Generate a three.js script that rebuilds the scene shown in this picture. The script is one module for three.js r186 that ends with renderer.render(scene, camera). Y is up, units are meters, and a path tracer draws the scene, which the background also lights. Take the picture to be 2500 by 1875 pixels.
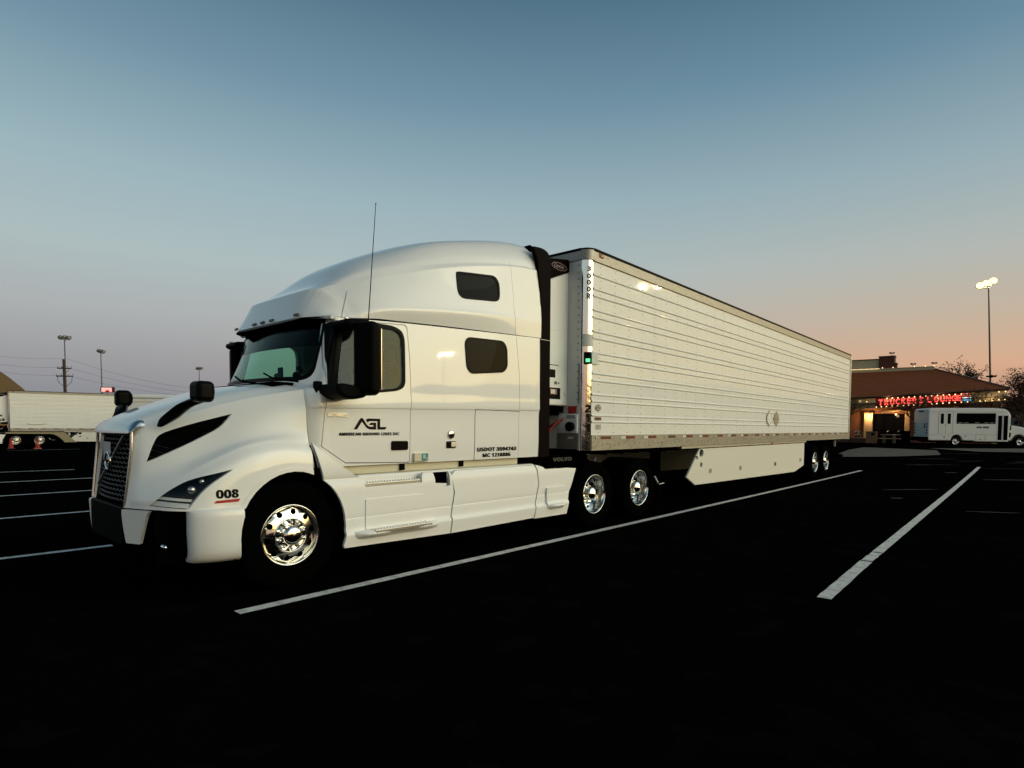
import * as THREE from 'three';
import { FontLoader } from 'three/addons/loaders/FontLoader.js';
import { TextGeometry } from 'three/addons/geometries/TextGeometry.js';
import { RoundedBoxGeometry } from 'three/addons/geometries/RoundedBoxGeometry.js';
import { RectAreaLightUniformsLib } from 'three/addons/lights/RectAreaLightUniformsLib.js';
import { mergeGeometries, mergeVertices, toCreasedNormals } from 'three/addons/utils/BufferGeometryUtils.js';
import { Brush, Evaluator, SUBTRACTION, INTERSECTION } from 'three-bvh-csg';

// ------------------------------------------------------------------ camera, sky, sun, exposure
const scene = new THREE.Scene();
const renderer = new THREE.WebGLRenderer({ antialias: true });
renderer.toneMapping = THREE.LinearToneMapping;
renderer.toneMappingExposure = 1;
renderer.shadowMap.enabled = true;
renderer.setSize(1024, 768);

const F = 1446.2343, CY = 1101.6429, SH = 1875;                   // lens measured in pixels of the 2500 x 1875 photograph
const camera = new THREE.PerspectiveCamera(2 * Math.atan(SH / 2 / F) * 180 / Math.PI, 4 / 3, 0.1, 3000);
{
  const pitch = -0.0425, roll = 0.0077, yaw = 0.8503;
  const fw = new THREE.Vector3(Math.sin(yaw) * Math.cos(pitch), Math.sin(pitch), -Math.cos(yaw) * Math.cos(pitch));
  const r = new THREE.Vector3(Math.cos(yaw), 0, Math.sin(yaw)), u = r.clone().cross(fw);
  const up = r.clone().multiplyScalar(-Math.sin(roll)).addScaledVector(u, Math.cos(roll));
  camera.position.set(-7.2902, 1.516, 6.1496);
  camera.up.copy(up);
  camera.lookAt(camera.position.clone().add(fw));
  camera.setViewOffset(2500, 1875, 0, -(CY - SH / 2), 2500, 1875);
  camera.updateProjectionMatrix();
}

const s2l = (c) => { c /= 255; return c <= 0.04045 ? c / 12.92 : ((c + 0.055) / 1.055) ** 2.4; };
const SUN_AZ = [0.45, 0.893], SUN_EL = 7 * Math.PI / 180;
{
  // dusk sky: one table of elevations for the two sides in view, one for the unseen afterglow behind the camera that lights the truck side
  const el = [0, 2, 5, 9, 14, 20, 28, 36, 50, 90];
  const L = [[128, 132, 138], [140, 141, 147], [156, 156, 159], [172, 176, 177], [173, 189, 191], [155, 181, 189], [116, 148, 166], [79, 112, 133], [50, 86, 108], [36, 68, 94]];
  const R = [[148, 124, 122], [190, 146, 124], [216, 172, 140], [196, 180, 160], [177, 184, 180], [150, 173, 181], [106, 140, 160], [70, 106, 128], [48, 86, 112], [36, 68, 94]];
  const S = [[2.85, 1.311, 0.228], [3.648, 1.995, 0.399], [3.648, 2.508, 0.775], [3.534, 2.85, 1.311], [3.249, 2.907, 1.824], [2.679, 2.679, 2.166], [1.995, 2.166, 1.938], [1.311, 1.505, 1.482], [0.479, 0.616, 0.684], [0.034, 0.08, 0.137]];
  const lin = (t) => t.map((c) => c.map(s2l)), tl = lin(L), tr = lin(R);
  const at = (t, e) => { let i = 0; while (i < el.length - 2 && e > el[i + 1]) i++; const k = Math.min(1, Math.max(0, (e - el[i]) / (el[i + 1] - el[i]))); return [0, 1, 2].map((c) => t[i][c] + (t[i + 1][c] - t[i][c]) * k); };
  const w = 2048, h = 1024, data = new Float32Array(w * h * 4), sm = (x) => { x = Math.min(1, Math.max(0, x)); return x * x * (3 - 2 * x); };
  for (let y = 0; y < h; y++) for (let x = 0; x < w; x++) {
    const e = (y + 0.5) / h * 180 - 90, az = ((x + 0.5) / w - 0.5) * 2 * Math.PI;
    const c = Math.cos(az) * SUN_AZ[0] + Math.sin(az) * SUN_AZ[1];
    const ee = Math.max(0, e), a = at(tl, ee), b = at(tr, ee), s = at(S, ee);
    const u = sm((c + 0.82) / 1.3), v = sm((c - 0.55) / 0.45);
    for (let k = 0; k < 3; k++) { let q = a[k] + (b[k] - a[k]) * u; q += (s[k] - q) * v; data[(y * w + x) * 4 + k] = q; }
    data[(y * w + x) * 4 + 3] = 1;
  }
  const sky = new THREE.DataTexture(data, w, h, THREE.RGBAFormat, THREE.FloatType);
  sky.mapping = THREE.EquirectangularReflectionMapping;
  sky.magFilter = THREE.LinearFilter; sky.minFilter = THREE.LinearFilter; sky.wrapS = THREE.RepeatWrapping;
  sky.needsUpdate = true;
  scene.background = sky; scene.environment = sky;
}
const sun = new THREE.DirectionalLight(new THREE.Color().setRGB(1, 0.9, 0.7), 0.35);  // broad soft light for the afterglow out of view, lights the truck side
sun.position.set(SUN_AZ[0] * Math.cos(SUN_EL) * 60, Math.sin(SUN_EL) * 60 + 6, SUN_AZ[1] * Math.cos(SUN_EL) * 60);
sun.shadow.radius = 70; sun.castShadow = true;
sun.shadow.mapSize.set(2048, 2048);
Object.assign(sun.shadow.camera, { left: -40, right: 40, top: 30, bottom: -30, near: 1, far: 200 });
scene.add(sun, sun.target);
RectAreaLightUniformsLib.init();

// ------------------------------------------------------------------ helpers
let seed = 20231;
const rnd = () => { seed = (seed + 0x6D2B79F5) | 0; let t = Math.imul(seed ^ (seed >>> 15), 1 | seed); t = (t + Math.imul(t ^ (t >>> 7), 61 | t)) ^ t; return ((t ^ (t >>> 14)) >>> 0) / 4294967296; };
const V = (x, y, z) => new THREE.Vector3(x, y, z);
const rgb = (r, g, b) => new THREE.Color().setRGB(r, g, b);
const taken = {};
const numbered = (n) => { const k = taken[n] = (taken[n] ?? -1) + 1; return k ? n + '_' + String(k).padStart(3, '0') : n; };
function std(r, g, b, rough = 0.6, metal = 0, more = {}) { return new THREE.MeshStandardMaterial({ color: rgb(r, g, b), roughness: rough, metalness: metal, ...more }); }
function phys(r, g, b, more = {}) { return new THREE.MeshPhysicalMaterial({ color: rgb(r, g, b), ...more }); }
function part(parent, name, geo, mat, label) {
  const m = new THREE.Mesh(geo, mat); m.name = name; m.castShadow = m.receiveShadow = true;
  if (label) m.userData.label = label;
  parent.add(m); return m;
}
function thing(name, label, category, pos = [0, 0, 0], turn = 0, group) {
  const o = new THREE.Group(); o.name = numbered(name); o.position.set(...pos); o.rotation.y = turn;
  o.userData = { label, category }; if (group) o.userData.group = group;
  scene.add(o); return o;
}
function sheet(name, geo, mat, label, category) { const m = part(scene, numbered(name), geo, mat); m.userData = { label, category, kind: 'structure' }; return m; }
function dup(root, label, pos, turn, group) {
  const c = root.clone(); c.name = numbered(root.name.replace(/_\d+$/, '')); c.userData = { ...root.userData, label }; if (group) c.userData.group = group;
  c.position.set(...pos); c.rotation.set(0, turn, 0); scene.add(c); return c;
}
const bare = (g) => { const q = (g.index ? g.toNonIndexed() : g.clone()); for (const k of Object.keys(q.attributes)) if (k !== 'position' && k !== 'normal') q.deleteAttribute(k); q.clearGroups(); q.morphAttributes = {}; return q; };
const join = (...gs) => mergeGeometries(gs.flat().map(bare));
const box = (x0, x1, y0, y1, z0, z1, r = 0.008) => { const w = x1 - x0, h = y1 - y0, d = z1 - z0, k = Math.min(r, w / 2.1, h / 2.1, d / 2.1); return (k > 0 ? new RoundedBoxGeometry(w, h, d, 2, k) : new THREE.BoxGeometry(w, h, d)).translate((x0 + x1) / 2, (y0 + y1) / 2, (z0 + z1) / 2); };
const bbox = (x0, x1, y0, y1, z0, z1) => new THREE.BoxGeometry(x1 - x0, y1 - y0, z1 - z0).translate((x0 + x1) / 2, (y0 + y1) / 2, (z0 + z1) / 2);
function bar(a, b, r, r2 = r, n = 8) { const d = b.clone().sub(a), g = new THREE.CylinderGeometry(r2, r, d.length(), n); g.applyQuaternion(new THREE.Quaternion().setFromUnitVectors(V(0, 1, 0), d.clone().normalize())); return g.translate(...a.clone().add(b).multiplyScalar(0.5).toArray()); }
const tube = (pts, r, n = 24, m = 6) => new THREE.TubeGeometry(new THREE.CatmullRomCurve3(pts), n, r, m, false);
const disc = (r, d, n = 24) => new THREE.CylinderGeometry(r, r, d, n).rotateX(Math.PI / 2);
function roundShape(pts, r = 0) {                                  // closed outline with rounded corners; a third entry overrides the radius
  const s = new THREE.Shape(), n = pts.length, P = pts.map((p) => new THREE.Vector2(p[0], p[1]));
  for (let i = 0; i < n; i++) {
    const a = P[(i + n - 1) % n], b = P[i], c = P[(i + 1) % n], rr = pts[i][2] ?? r;
    const k1 = Math.min(rr, a.distanceTo(b) * 0.45), k2 = Math.min(rr, c.distanceTo(b) * 0.45);
    const p = b.clone().add(a.clone().sub(b).setLength(Math.max(k1, 1e-5))), q = b.clone().add(c.clone().sub(b).setLength(Math.max(k2, 1e-5)));
    i ? s.lineTo(p.x, p.y) : s.moveTo(p.x, p.y);
    if (rr > 0) s.quadraticCurveTo(b.x, b.y, q.x, q.y);
  }
  s.closePath(); return s;
}
const prism = (pts, z0, z1, r = 0, seg = 5) => new THREE.ExtrudeGeometry(roundShape(pts, r), { depth: z1 - z0, bevelEnabled: false, curveSegments: seg }).translate(0, 0, z0);
const prismX = (pts, x0, x1, r = 0, seg = 5) => new THREE.ExtrudeGeometry(roundShape(pts.map((p) => [-p[0], p[1], p[2]]), r), { depth: x1 - x0, bevelEnabled: false, curveSegments: seg }).rotateY(Math.PI / 2).translate(x0, 0, 0);   // outline in (z, y), along x
const bevel = (pts, d, r = 0, b = 0.006) => new THREE.ExtrudeGeometry(roundShape(pts, r), { depth: d - 2 * b, bevelEnabled: true, bevelThickness: b, bevelSize: b, bevelOffset: -b, bevelSegments: 2, curveSegments: 6 }).translate(0, 0, b);
const ev = new Evaluator(); ev.attributes = ['position', 'normal']; ev.useGroups = false;
const brush = (g) => { const b = new Brush(bare(g)); b.updateMatrixWorld(); return b; };
const cut = (a, ...bs) => bs.reduce((r, b) => ev.evaluate(r, brush(b), SUBTRACTION), brush(a)).geometry;
const common = (a, b) => ev.evaluate(brush(a), brush(b), INTERSECTION).geometry;

// smooth surface through rows of points; every row the same length
function surf(rows, nu, nv, closed = false) {
  const spl = (p, n) => { const c = new THREE.CatmullRomCurve3(p, false, 'centripetal'), o = [], m = (p.length - 1) * n; for (let i = 0; i <= m; i++) o.push(c.getPoint(i / m)); return o; };
  const cols = rows.map((r) => spl(r, nu)), out = cols[0].map((_, j) => spl(cols.map((c) => c[j]), nv));
  return out[0].map((_, i) => out.map((c) => c[i]));              // [across][along]
}
function normalsOf(G, flip) {
  const R = G.length, C = G[0].length, N = [];
  for (let i = 0; i < R; i++) { N.push([]); for (let j = 0; j < C; j++) {
    const a = G[i][Math.min(C - 1, j + 1)].clone().sub(G[i][Math.max(0, j - 1)]), b = G[Math.min(R - 1, i + 1)][j].clone().sub(G[Math.max(0, i - 1)][j]);
    const n = a.cross(b).normalize(); if (flip) n.negate(); N[i].push(n);
  } } return N;
}
function sheetGeo(G, N, flip) {
  const R = G.length, C = G[0].length, p = [], n = [], uv = [], ix = [];
  for (let i = 0; i < R; i++) for (let j = 0; j < C; j++) { p.push(...G[i][j].toArray()); n.push(...N[i][j].toArray()); uv.push(j / (C - 1), i / (R - 1)); }
  for (let i = 0; i < R - 1; i++) for (let j = 0; j < C - 1; j++) { const a = i * C + j, b = a + 1, c = a + C, d = c + 1; flip ? ix.push(a, c, b, b, c, d) : ix.push(a, b, c, b, d, c); }
  const g = new THREE.BufferGeometry(); g.setAttribute('position', new THREE.Float32BufferAttribute(p, 3)); g.setAttribute('normal', new THREE.Float32BufferAttribute(n, 3)); g.setAttribute('uv', new THREE.Float32BufferAttribute(uv, 2)); g.setIndex(ix); return g;
}
function shell(G, th, flip, lift = 0) {                             // closed plate of thickness th under the surface G
  const N = normalsOf(G, flip), O = G.map((r, i) => r.map((v, j) => v.clone().addScaledVector(N[i][j], lift))), I = G.map((r, i) => r.map((v, j) => v.clone().addScaledVector(N[i][j], lift - th)));
  const NI = N.map((r) => r.map((n) => n.clone().negate())), R = G.length, C = G[0].length, p = [], n = [];
  const quad = (a, b, c, d) => { const m = b.clone().sub(a).cross(d.clone().sub(a)).normalize(); for (const v of [a, b, c, a, c, d]) { p.push(...v.toArray()); n.push(...m.toArray()); } };
  const side = (a, b, c, d) => flip ? quad(d, c, b, a) : quad(a, b, c, d);
  for (let j = 0; j < C - 1; j++) { side(O[0][j + 1], O[0][j], I[0][j], I[0][j + 1]); side(O[R - 1][j], O[R - 1][j + 1], I[R - 1][j + 1], I[R - 1][j]); }
  for (let i = 0; i < R - 1; i++) { side(O[i][0], O[i + 1][0], I[i + 1][0], I[i][0]); side(O[i + 1][C - 1], O[i][C - 1], I[i][C - 1], I[i + 1][C - 1]); }
  const e = new THREE.BufferGeometry(); e.setAttribute('position', new THREE.Float32BufferAttribute(p, 3)); e.setAttribute('normal', new THREE.Float32BufferAttribute(n, 3));
  return join(sheetGeo(O, N, flip), sheetGeo(I, NI, !flip), e);
}
const font = await new FontLoader().loadAsync('fonts/droid/droid_sans_bold.typeface.json');
const serif = await new FontLoader().loadAsync('fonts/droid/droid_serif_bold.typeface.json');
function text(str, x0, x1, y0, y1, depth = 0.003, f = font, bold = 0.035) {       // lettering facing +z, fitted into a rectangle
  const g = new TextGeometry(str, { font: f, size: 1, depth: 1, curveSegments: 3, bevelEnabled: bold > 0, bevelSize: bold, bevelThickness: 0.01, bevelSegments: 1 }); g.computeBoundingBox(); const b = g.boundingBox;
  return bare(g.translate(-b.min.x, -b.min.y, 0).scale((x1 - x0) / (b.max.x - b.min.x), (y1 - y0) / (b.max.y - b.min.y), depth).translate(x0, y0, 0));
}
const flat2 = (shapes, d = 0.003) => join(shapes.map((s) => new THREE.ExtrudeGeometry(s, { depth: d, bevelEnabled: false, curveSegments: 4 })));
function noise2(n, oct, s0) {                                       // tiling value noise, 0..1
  const out = new Float32Array(n * n); let amp = 1, tot = 0;
  for (let o = 0, c = s0; o < oct; o++, c *= 2, amp *= 0.55) {
    const g = new Float32Array(c * c); for (let i = 0; i < g.length; i++) g[i] = rnd();
    for (let y = 0; y < n; y++) for (let x = 0; x < n; x++) {
      const fx = x / n * c, fy = y / n * c, x0 = fx | 0, y0 = fy | 0, u = fx - x0, v = fy - y0, a = u * u * (3 - 2 * u), b = v * v * (3 - 2 * v), x1 = (x0 + 1) % c, y1 = (y0 + 1) % c;
      out[y * n + x] += amp * ((g[y0 * c + x0] * (1 - a) + g[y0 * c + x1] * a) * (1 - b) + (g[y1 * c + x0] * (1 - a) + g[y1 * c + x1] * a) * b);
    }
    tot += amp;
  }
  return out.map((v) => v / tot);
}
function tex(n, fn, srgb = false) {
  const d = new Uint8Array(n * n * 4);
  for (let i = 0; i < n * n; i++) { const c = fn(i % n, (i / n) | 0, i); for (let k = 0; k < 3; k++) d[i * 4 + k] = Math.max(0, Math.min(255, c[k] * 255)); d[i * 4 + 3] = 255; }
  const t = new THREE.DataTexture(d, n, n); t.wrapS = t.wrapT = THREE.RepeatWrapping; t.magFilter = THREE.LinearFilter; t.minFilter = THREE.LinearMipmapLinearFilter; t.generateMipmaps = true;
  if (srgb) t.colorSpace = THREE.SRGBColorSpace; t.needsUpdate = true; return t;
}
const l2s = (c) => c <= 0.0031308 ? c * 12.92 : 1.055 * c ** (1 / 2.4) - 0.055;

// ------------------------------------------------------------------ materials
const nA = noise2(512, 5, 4), nB = noise2(512, 4, 24), nC = noise2(512, 3, 6);
const dirtTex = tex(512, (x, y, i) => { const k = 0.94 + 0.06 * nA[i] - (nB[i] > 0.72 ? 0.03 : 0); return [k, k, k * 0.99].map(l2s); }, true); dirtTex.repeat.set(3, 3);
const M = {
  paint: phys(0.83, 0.835, 0.81, { roughness: 0.42, clearcoat: 1, clearcoatRoughness: 0.03 }),
  plastic: phys(0.82, 0.825, 0.80, { roughness: 0.5, clearcoat: 0.35, clearcoatRoughness: 0.25 }),
  cream: std(0.62, 0.58, 0.43, 0.5),
  black: phys(0.0018, 0.0018, 0.0018, { roughness: 0.5, specularIntensity: 0.06 }), gloss: phys(0.003, 0.003, 0.003, { roughness: 0.3, specularIntensity: 0.1 }),
  maroon: phys(0.0042, 0.0016, 0.0012, { roughness: 0.6, specularIntensity: 0.06 }),
  matt: phys(0.0012, 0.0012, 0.0012, { roughness: 0.95, specularIntensity: 0 }),
  tyre: phys(0.0012, 0.0012, 0.0012, { roughness: 0.9, specularIntensity: 0.01 }),
  chrome: std(0.78, 0.78, 0.75, 0.12, 1), alu: std(0.62, 0.61, 0.57, 0.32, 1), brushed: std(0.6, 0.6, 0.56, 0.42, 1), bright: std(0.6, 0.6, 0.58, 0.25, 1),
  wind: phys(0.68, 0.92, 0.82, { roughness: 0.02, transmission: 1, thickness: 0, ior: 1.16 }),
  glass: phys(0.75, 0.85, 0.78, { roughness: 0.02, transmission: 1, thickness: 0, ior: 1.28 }),
  dark: phys(0.003, 0.003, 0.003, { roughness: 0.02, specularIntensity: 0.1 }),
  red: std(0.42, 0.012, 0.01, 0.5), ink: phys(0.003, 0.003, 0.003, { roughness: 0.6, specularIntensity: 0.2 }), wine: phys(0.018, 0.003, 0.003, { roughness: 0.6, specularIntensity: 0.2 }),
  amber: std(0.45, 0.12, 0.01, 0.3), inside: std(0.006, 0.007, 0.006, 0.9), lens: phys(0.95, 0.96, 0.96, { roughness: 0.05, transmission: 1, thickness: 0, ior: 1.25 }),
  grey: std(0.35, 0.35, 0.32, 0.6), pale: std(0.6, 0.6, 0.57, 0.6),
};

// ------------------------------------------------------------------ ground, markings
const grade = (x, z) => {                                           // the lot rises gently to the east and falls to the north-west, level where the truck stands
  const dx = x + 7.29, dz = z - 6.15, D = dx * 0.751 - dz * 0.66, l = Math.max(-70, Math.min(70, dx * 0.66 + dz * 0.751));
  let s = Math.min(1, Math.max(0, (D - 12) / 28)); s = s * s * (3 - 2 * s); return 0.0077 * l * s;
};
{
  const ax = []; for (let i = -70; i <= 70; i++) ax.push(Math.sign(i) * (Math.abs(i) * 0.9 + Math.pow(Math.abs(i) / 70, 6) * 1500));
  const n = ax.length, p = [], uv = [], ix = [];
  for (const z of ax) for (const x of ax) { const X = x + 20, Z = z - 12; p.push(X, grade(X, Z), Z); uv.push(X / 7, Z / 7); }
  for (let i = 0; i < n - 1; i++) for (let j = 0; j < n - 1; j++) { const a = i * n + j; ix.push(a, a + n, a + 1, a + 1, a + n, a + n + 1); }
  const g = new THREE.BufferGeometry(); g.setAttribute('position', new THREE.Float32BufferAttribute(p, 3)); g.setAttribute('uv', new THREE.Float32BufferAttribute(uv, 2)); g.setIndex(ix); g.computeVertexNormals();
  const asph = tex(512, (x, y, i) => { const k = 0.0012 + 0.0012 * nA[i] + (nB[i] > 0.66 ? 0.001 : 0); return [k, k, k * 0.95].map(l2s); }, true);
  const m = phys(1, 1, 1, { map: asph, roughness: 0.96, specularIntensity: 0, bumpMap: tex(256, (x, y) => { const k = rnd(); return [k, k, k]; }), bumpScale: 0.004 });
  m.bumpMap.repeat.set(6, 6);
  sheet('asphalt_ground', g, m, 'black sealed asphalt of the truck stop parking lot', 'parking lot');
}
function strip(name, a, b, w, mat, label, category, lift = 0.004, n = 40, ragged = 0) {   // a painted band on the ground from a to b
  const A = new THREE.Vector2(...a), B = new THREE.Vector2(...b), d = B.clone().sub(A), q = new THREE.Vector2(-d.y, d.x).setLength(w / 2), p = [], uv = [], ix = [];
  for (let i = 0; i <= n; i++) {
    const c = A.clone().addScaledVector(d, i / n);
    for (const s of [-1, 1]) { const e = 1 + (rnd() - 0.5) * ragged, x = c.x + q.x * s * e, z = c.y + q.y * s * e; p.push(x, grade(x, z) + lift, z); uv.push(d.length() * i / n / 1.2, (s + 1) / 2 * w / 1.2); }
    if (i) { const k = i * 2; ix.push(k - 2, k - 1, k, k, k - 1, k + 1); }
  }
  const g = new THREE.BufferGeometry(); g.setAttribute('position', new THREE.Float32BufferAttribute(p, 3)); g.setAttribute('uv', new THREE.Float32BufferAttribute(uv, 2)); g.setIndex(ix); g.computeVertexNormals();
  if (g.attributes.normal.getY(0) < 0) { const i = g.index.array; for (let k = 0; k < i.length; k += 3) [i[k + 1], i[k + 2]] = [i[k + 2], i[k + 1]]; g.computeVertexNormals(); }
  return sheet(name, g, mat, label, category);
}
{
  const worn = tex(512, (x, y, i) => { const k = nA[i] * 0.6 + nB[i] * 0.4, v = k < 0.34 ? 0.05 : 0.42 + 0.25 * nA[i] - 0.14 * (nB[i] > 0.6 ? 1 : 0); return [v, v, v * 0.96].map(l2s); }, true);
  const lm = std(1, 1, 1, 0.9, 0, { map: worn });
  strip('parking_line', [-5.21, 1.40], [16.8, 1.60], 0.115, lm, 'long white stall line on the asphalt beside the near wheels of the big white truck', 'road marking', 0.004, 60, 0.12);
  strip('parking_line', [-1.52, 4.80], [0.42, 4.77], 0.12, lm, 'short near end of the right-hand white stall line, before the first crack', 'road marking', 0.004, 12, 0.12);
  strip('parking_line', [0.47, 4.77], [1.05, 4.77], 0.115, lm, 'short white dash between two cracks in the right-hand stall line', 'road marking', 0.004, 6, 0.2);
  strip('parking_line', [1.09, 4.77], [22.2, 4.62], 0.115, lm, 'white stall line running towards the shuttle bus in the open lot at right', 'road marking', 0.004, 60, 0.08);
  [[-2.42, 'nearest'], [-5.93, 'second'], [-9.62, 'third'], [-13.25, 'fourth'], [-17.45, 'farthest']].forEach(([z, w], i) =>
    strip('parking_line', [-13, z - 0.2], [[-5.02, -0.5, 3, 5, -2.2][i], z + 0.05], 0.12, lm, w + ' of the five white stall lines left of the truck grille', 'road marking', 0.004, 30, 0.3));
  strip('parking_line', [-0.4, -41.3], [3.2, -40.6], 0.1, lm, 'faint white stall line in front of the far left trailer wheels', 'road marking', 0.006, 12, 0.6);
  // pale concrete and worn streaks towards the building
  const con = tex(512, (x, y, i) => { const v = 0.004 + 0.034 * nA[i] - (nB[i] > 0.53 ? 0.02 : 0); return [v, v * 0.93, v * 0.75].map(l2s); }, true);
  const cm = std(1, 1, 1, 0.95, 0, { map: con });
  const poly = (name, pts, mat, label, category, lift) => {
    pts = pts.map(([x, z]) => [-7.29 + (x + 7.29) * 0.89, 6.15 + (z - 6.15) * 0.89]); const s = roundShape(pts, 0.3), g = new THREE.ShapeGeometry(s, 4).rotateX(Math.PI / 2), p = g.attributes.position;
    for (let i = 0; i < p.count; i++) { const x = p.getX(i), z = p.getZ(i); p.setY(i, grade(x, z) + lift); g.attributes.uv.setXY(i, x / 5, z / 5); }
    const ix = g.index.array; g.computeVertexNormals(); if (g.attributes.normal.getY(0) < 0) { for (let k = 0; k < ix.length; k += 3) [ix[k + 1], ix[k + 2]] = [ix[k + 2], ix[k + 1]]; g.computeVertexNormals(); }
    sheet(name, g, mat, label, category);
  };
  poly('concrete_gutter', [[29.5, -1.9], [32, 0.2], [36, 2.1], [43, 1.2], [46, -3.8], [40, -3.6], [33.5, -2.8]], cm, 'pale concrete drainage apron across the lot behind the trailer wheels', 'concrete apron', 0.03);
  poly('driveway', [[47, 0.3], [53, 9], [58, 19], [53.5, 22], [46, 13], [42.5, 3.6]], std(1, 1, 1, 0.95, 0, { map: con, color: rgb(0.75, 0.6, 0.38) }), 'strip of driveway in front of the shuttle bus, tan with lamplight put into its colour', 'driveway', 0.03);  // tan tint carries the lamplight falling on this strip
  const sm = std(1, 1, 1, 0.95, 0, { map: con, color: rgb(0.16, 0.13, 0.1) }), pts = [];
  for (let k = 0; k < 46; k++) {
    const D = 8 + rnd() * 30, l = 3 + rnd() * D * 0.8, x = -7.29 + D * 0.751 + l * 0.66, z = 6.15 - D * 0.66 + l * 0.751; if (z < 2.4 || Math.abs(z - 4.7) < 0.5) continue;
    const L = 0.15 + rnd() * 0.05 * D, W = 0.02 + rnd() * 0.05, g = new THREE.CircleGeometry(1, 7).rotateX(-Math.PI / 2).scale(L, 1, W); g.rotateY(-0.85 + (rnd() - 0.5) * 0.5); g.translate(x, grade(x, z) + 0.006, z); pts.push(g);
  }
  const s = sheet('worn_streaks', mergeGeometries(pts), sm, 'thin brownish worn streaks in the asphalt at the right', 'asphalt wear'); s.userData.kind = 'stuff';
}

// ------------------------------------------------------------------ the tractor (its own axes: x to the rear from the front axle, y up, z to the driver's side)
const tractor = thing('semi_tractor', 'big white sleeper semi tractor with black mirrors parked in front of the long trailer', 'semi truck', [-4.539, 0, -0.0998], -0.0181, 'white semi tractors in the lot');
const P = (name, geo, mat, label) => part(tractor, name, geo, mat, label);

// wheels (axis z, outer face at z = 0)
const tyreG = (w) => { const R = 0.498, q = w / 2; return new THREE.LatheGeometry([[0.285, -0.012], [0.30, 0.004], [0.36, 0.02], [0.43, 0.018], [0.475, 0.0], [0.492, -0.02], [R, -0.04], [R, -0.085], [R - 0.012, -0.09], [R - 0.012, -0.1], [R, -0.105], [R, -q], [R, -w + 0.04], [0.475, -w], [0.40, -w - 0.02], [0.285, -w + 0.012]].map(([r, y]) => new THREE.Vector2(r, y)), 64).rotateX(Math.PI / 2); };
const lathe = (pts, n = 64) => new THREE.LatheGeometry(pts.map(([r, y]) => new THREE.Vector2(r, y)), n).rotateX(Math.PI / 2);
function discHoles(rIn, rOut, rH, hr, n, zf, phase = 0) {            // dished disc with round hand holes; zf gives its depth by radius
  const s = new THREE.Shape(); s.absarc(0, 0, rOut, 0, Math.PI * 2);
  const hole = (x, y, r) => { const h = new THREE.Path(); h.absarc(x, y, r, 0, Math.PI * 2, true); s.holes.push(h); };
  hole(0, 0, rIn); for (let k = 0; k < n; k++) { const a = phase + k / n * Math.PI * 2; hole(Math.cos(a) * rH, Math.sin(a) * rH, hr); }
  const g = mergeVertices(new THREE.ShapeGeometry(s, 40).deleteAttribute('uv').deleteAttribute('normal')), p = g.attributes.position, nn = new Float32Array(p.count * 3);
  for (let i = 0; i < p.count; i++) { const x = p.getX(i), y = p.getY(i), r = Math.hypot(x, y); p.setZ(i, zf(r)); const s2 = (zf(r + 0.004) - zf(r - 0.004)) / 0.008, L = Math.hypot(s2, 1); nn.set([-s2 * x / r / L, -s2 * y / r / L, 1 / L], i * 3); }
  g.setAttribute('normal', new THREE.BufferAttribute(nn, 3)); return g;
}
function lugNut() { return join(new THREE.CylinderGeometry(0.019, 0.021, 0.03, 6).rotateX(Math.PI / 2), new THREE.SphereGeometry(0.017, 8, 5).scale(1, 1, 0.9).translate(0, 0, 0.014)); }
const nutG = lugNut();
function steerWheel(parent) {
  const w = new THREE.Group(); w.name = 'wheel'; parent.add(w);
  part(w, 'tyre', tyreG(0.28), M.tyre);
  const zf = (r) => r > 0.25 ? -0.022 - (r - 0.25) * 1.3 : -0.022 + (0.25 - r) * 0.27;
  part(w, 'rim', join(lathe([[0.272, -0.06], [0.274, -0.012], [0.282, 0.004], [0.2935, 0.008], [0.2965, -0.002], [0.296, -0.02]]), discHoles(0.155, 0.276, 0.226, 0.0285, 10, zf, 0.16), lathe([[0.17, 0.0], [0.163, 0.008], [0.155, 0.004], [0.148, -0.012], [0.10, -0.014]])), M.chrome);
  part(w, 'hub_cap', lathe([[0.098, -0.014], [0.098, 0.03], [0.09, 0.05], [0.07, 0.064], [0.04, 0.073], [0.001, 0.076]], 40), M.chrome);
  for (let k = 0; k < 10; k++) { const a = k / 10 * Math.PI * 2 + 0.3, m = part(w, 'lug_nut', nutG, M.chrome); m.position.set(Math.cos(a) * 0.124, Math.sin(a) * 0.124, 0.004); }
  part(w, 'brake_drum', disc(0.27, 0.16, 32).translate(0, 0, -0.17), M.matt);
  return w;
}
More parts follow.
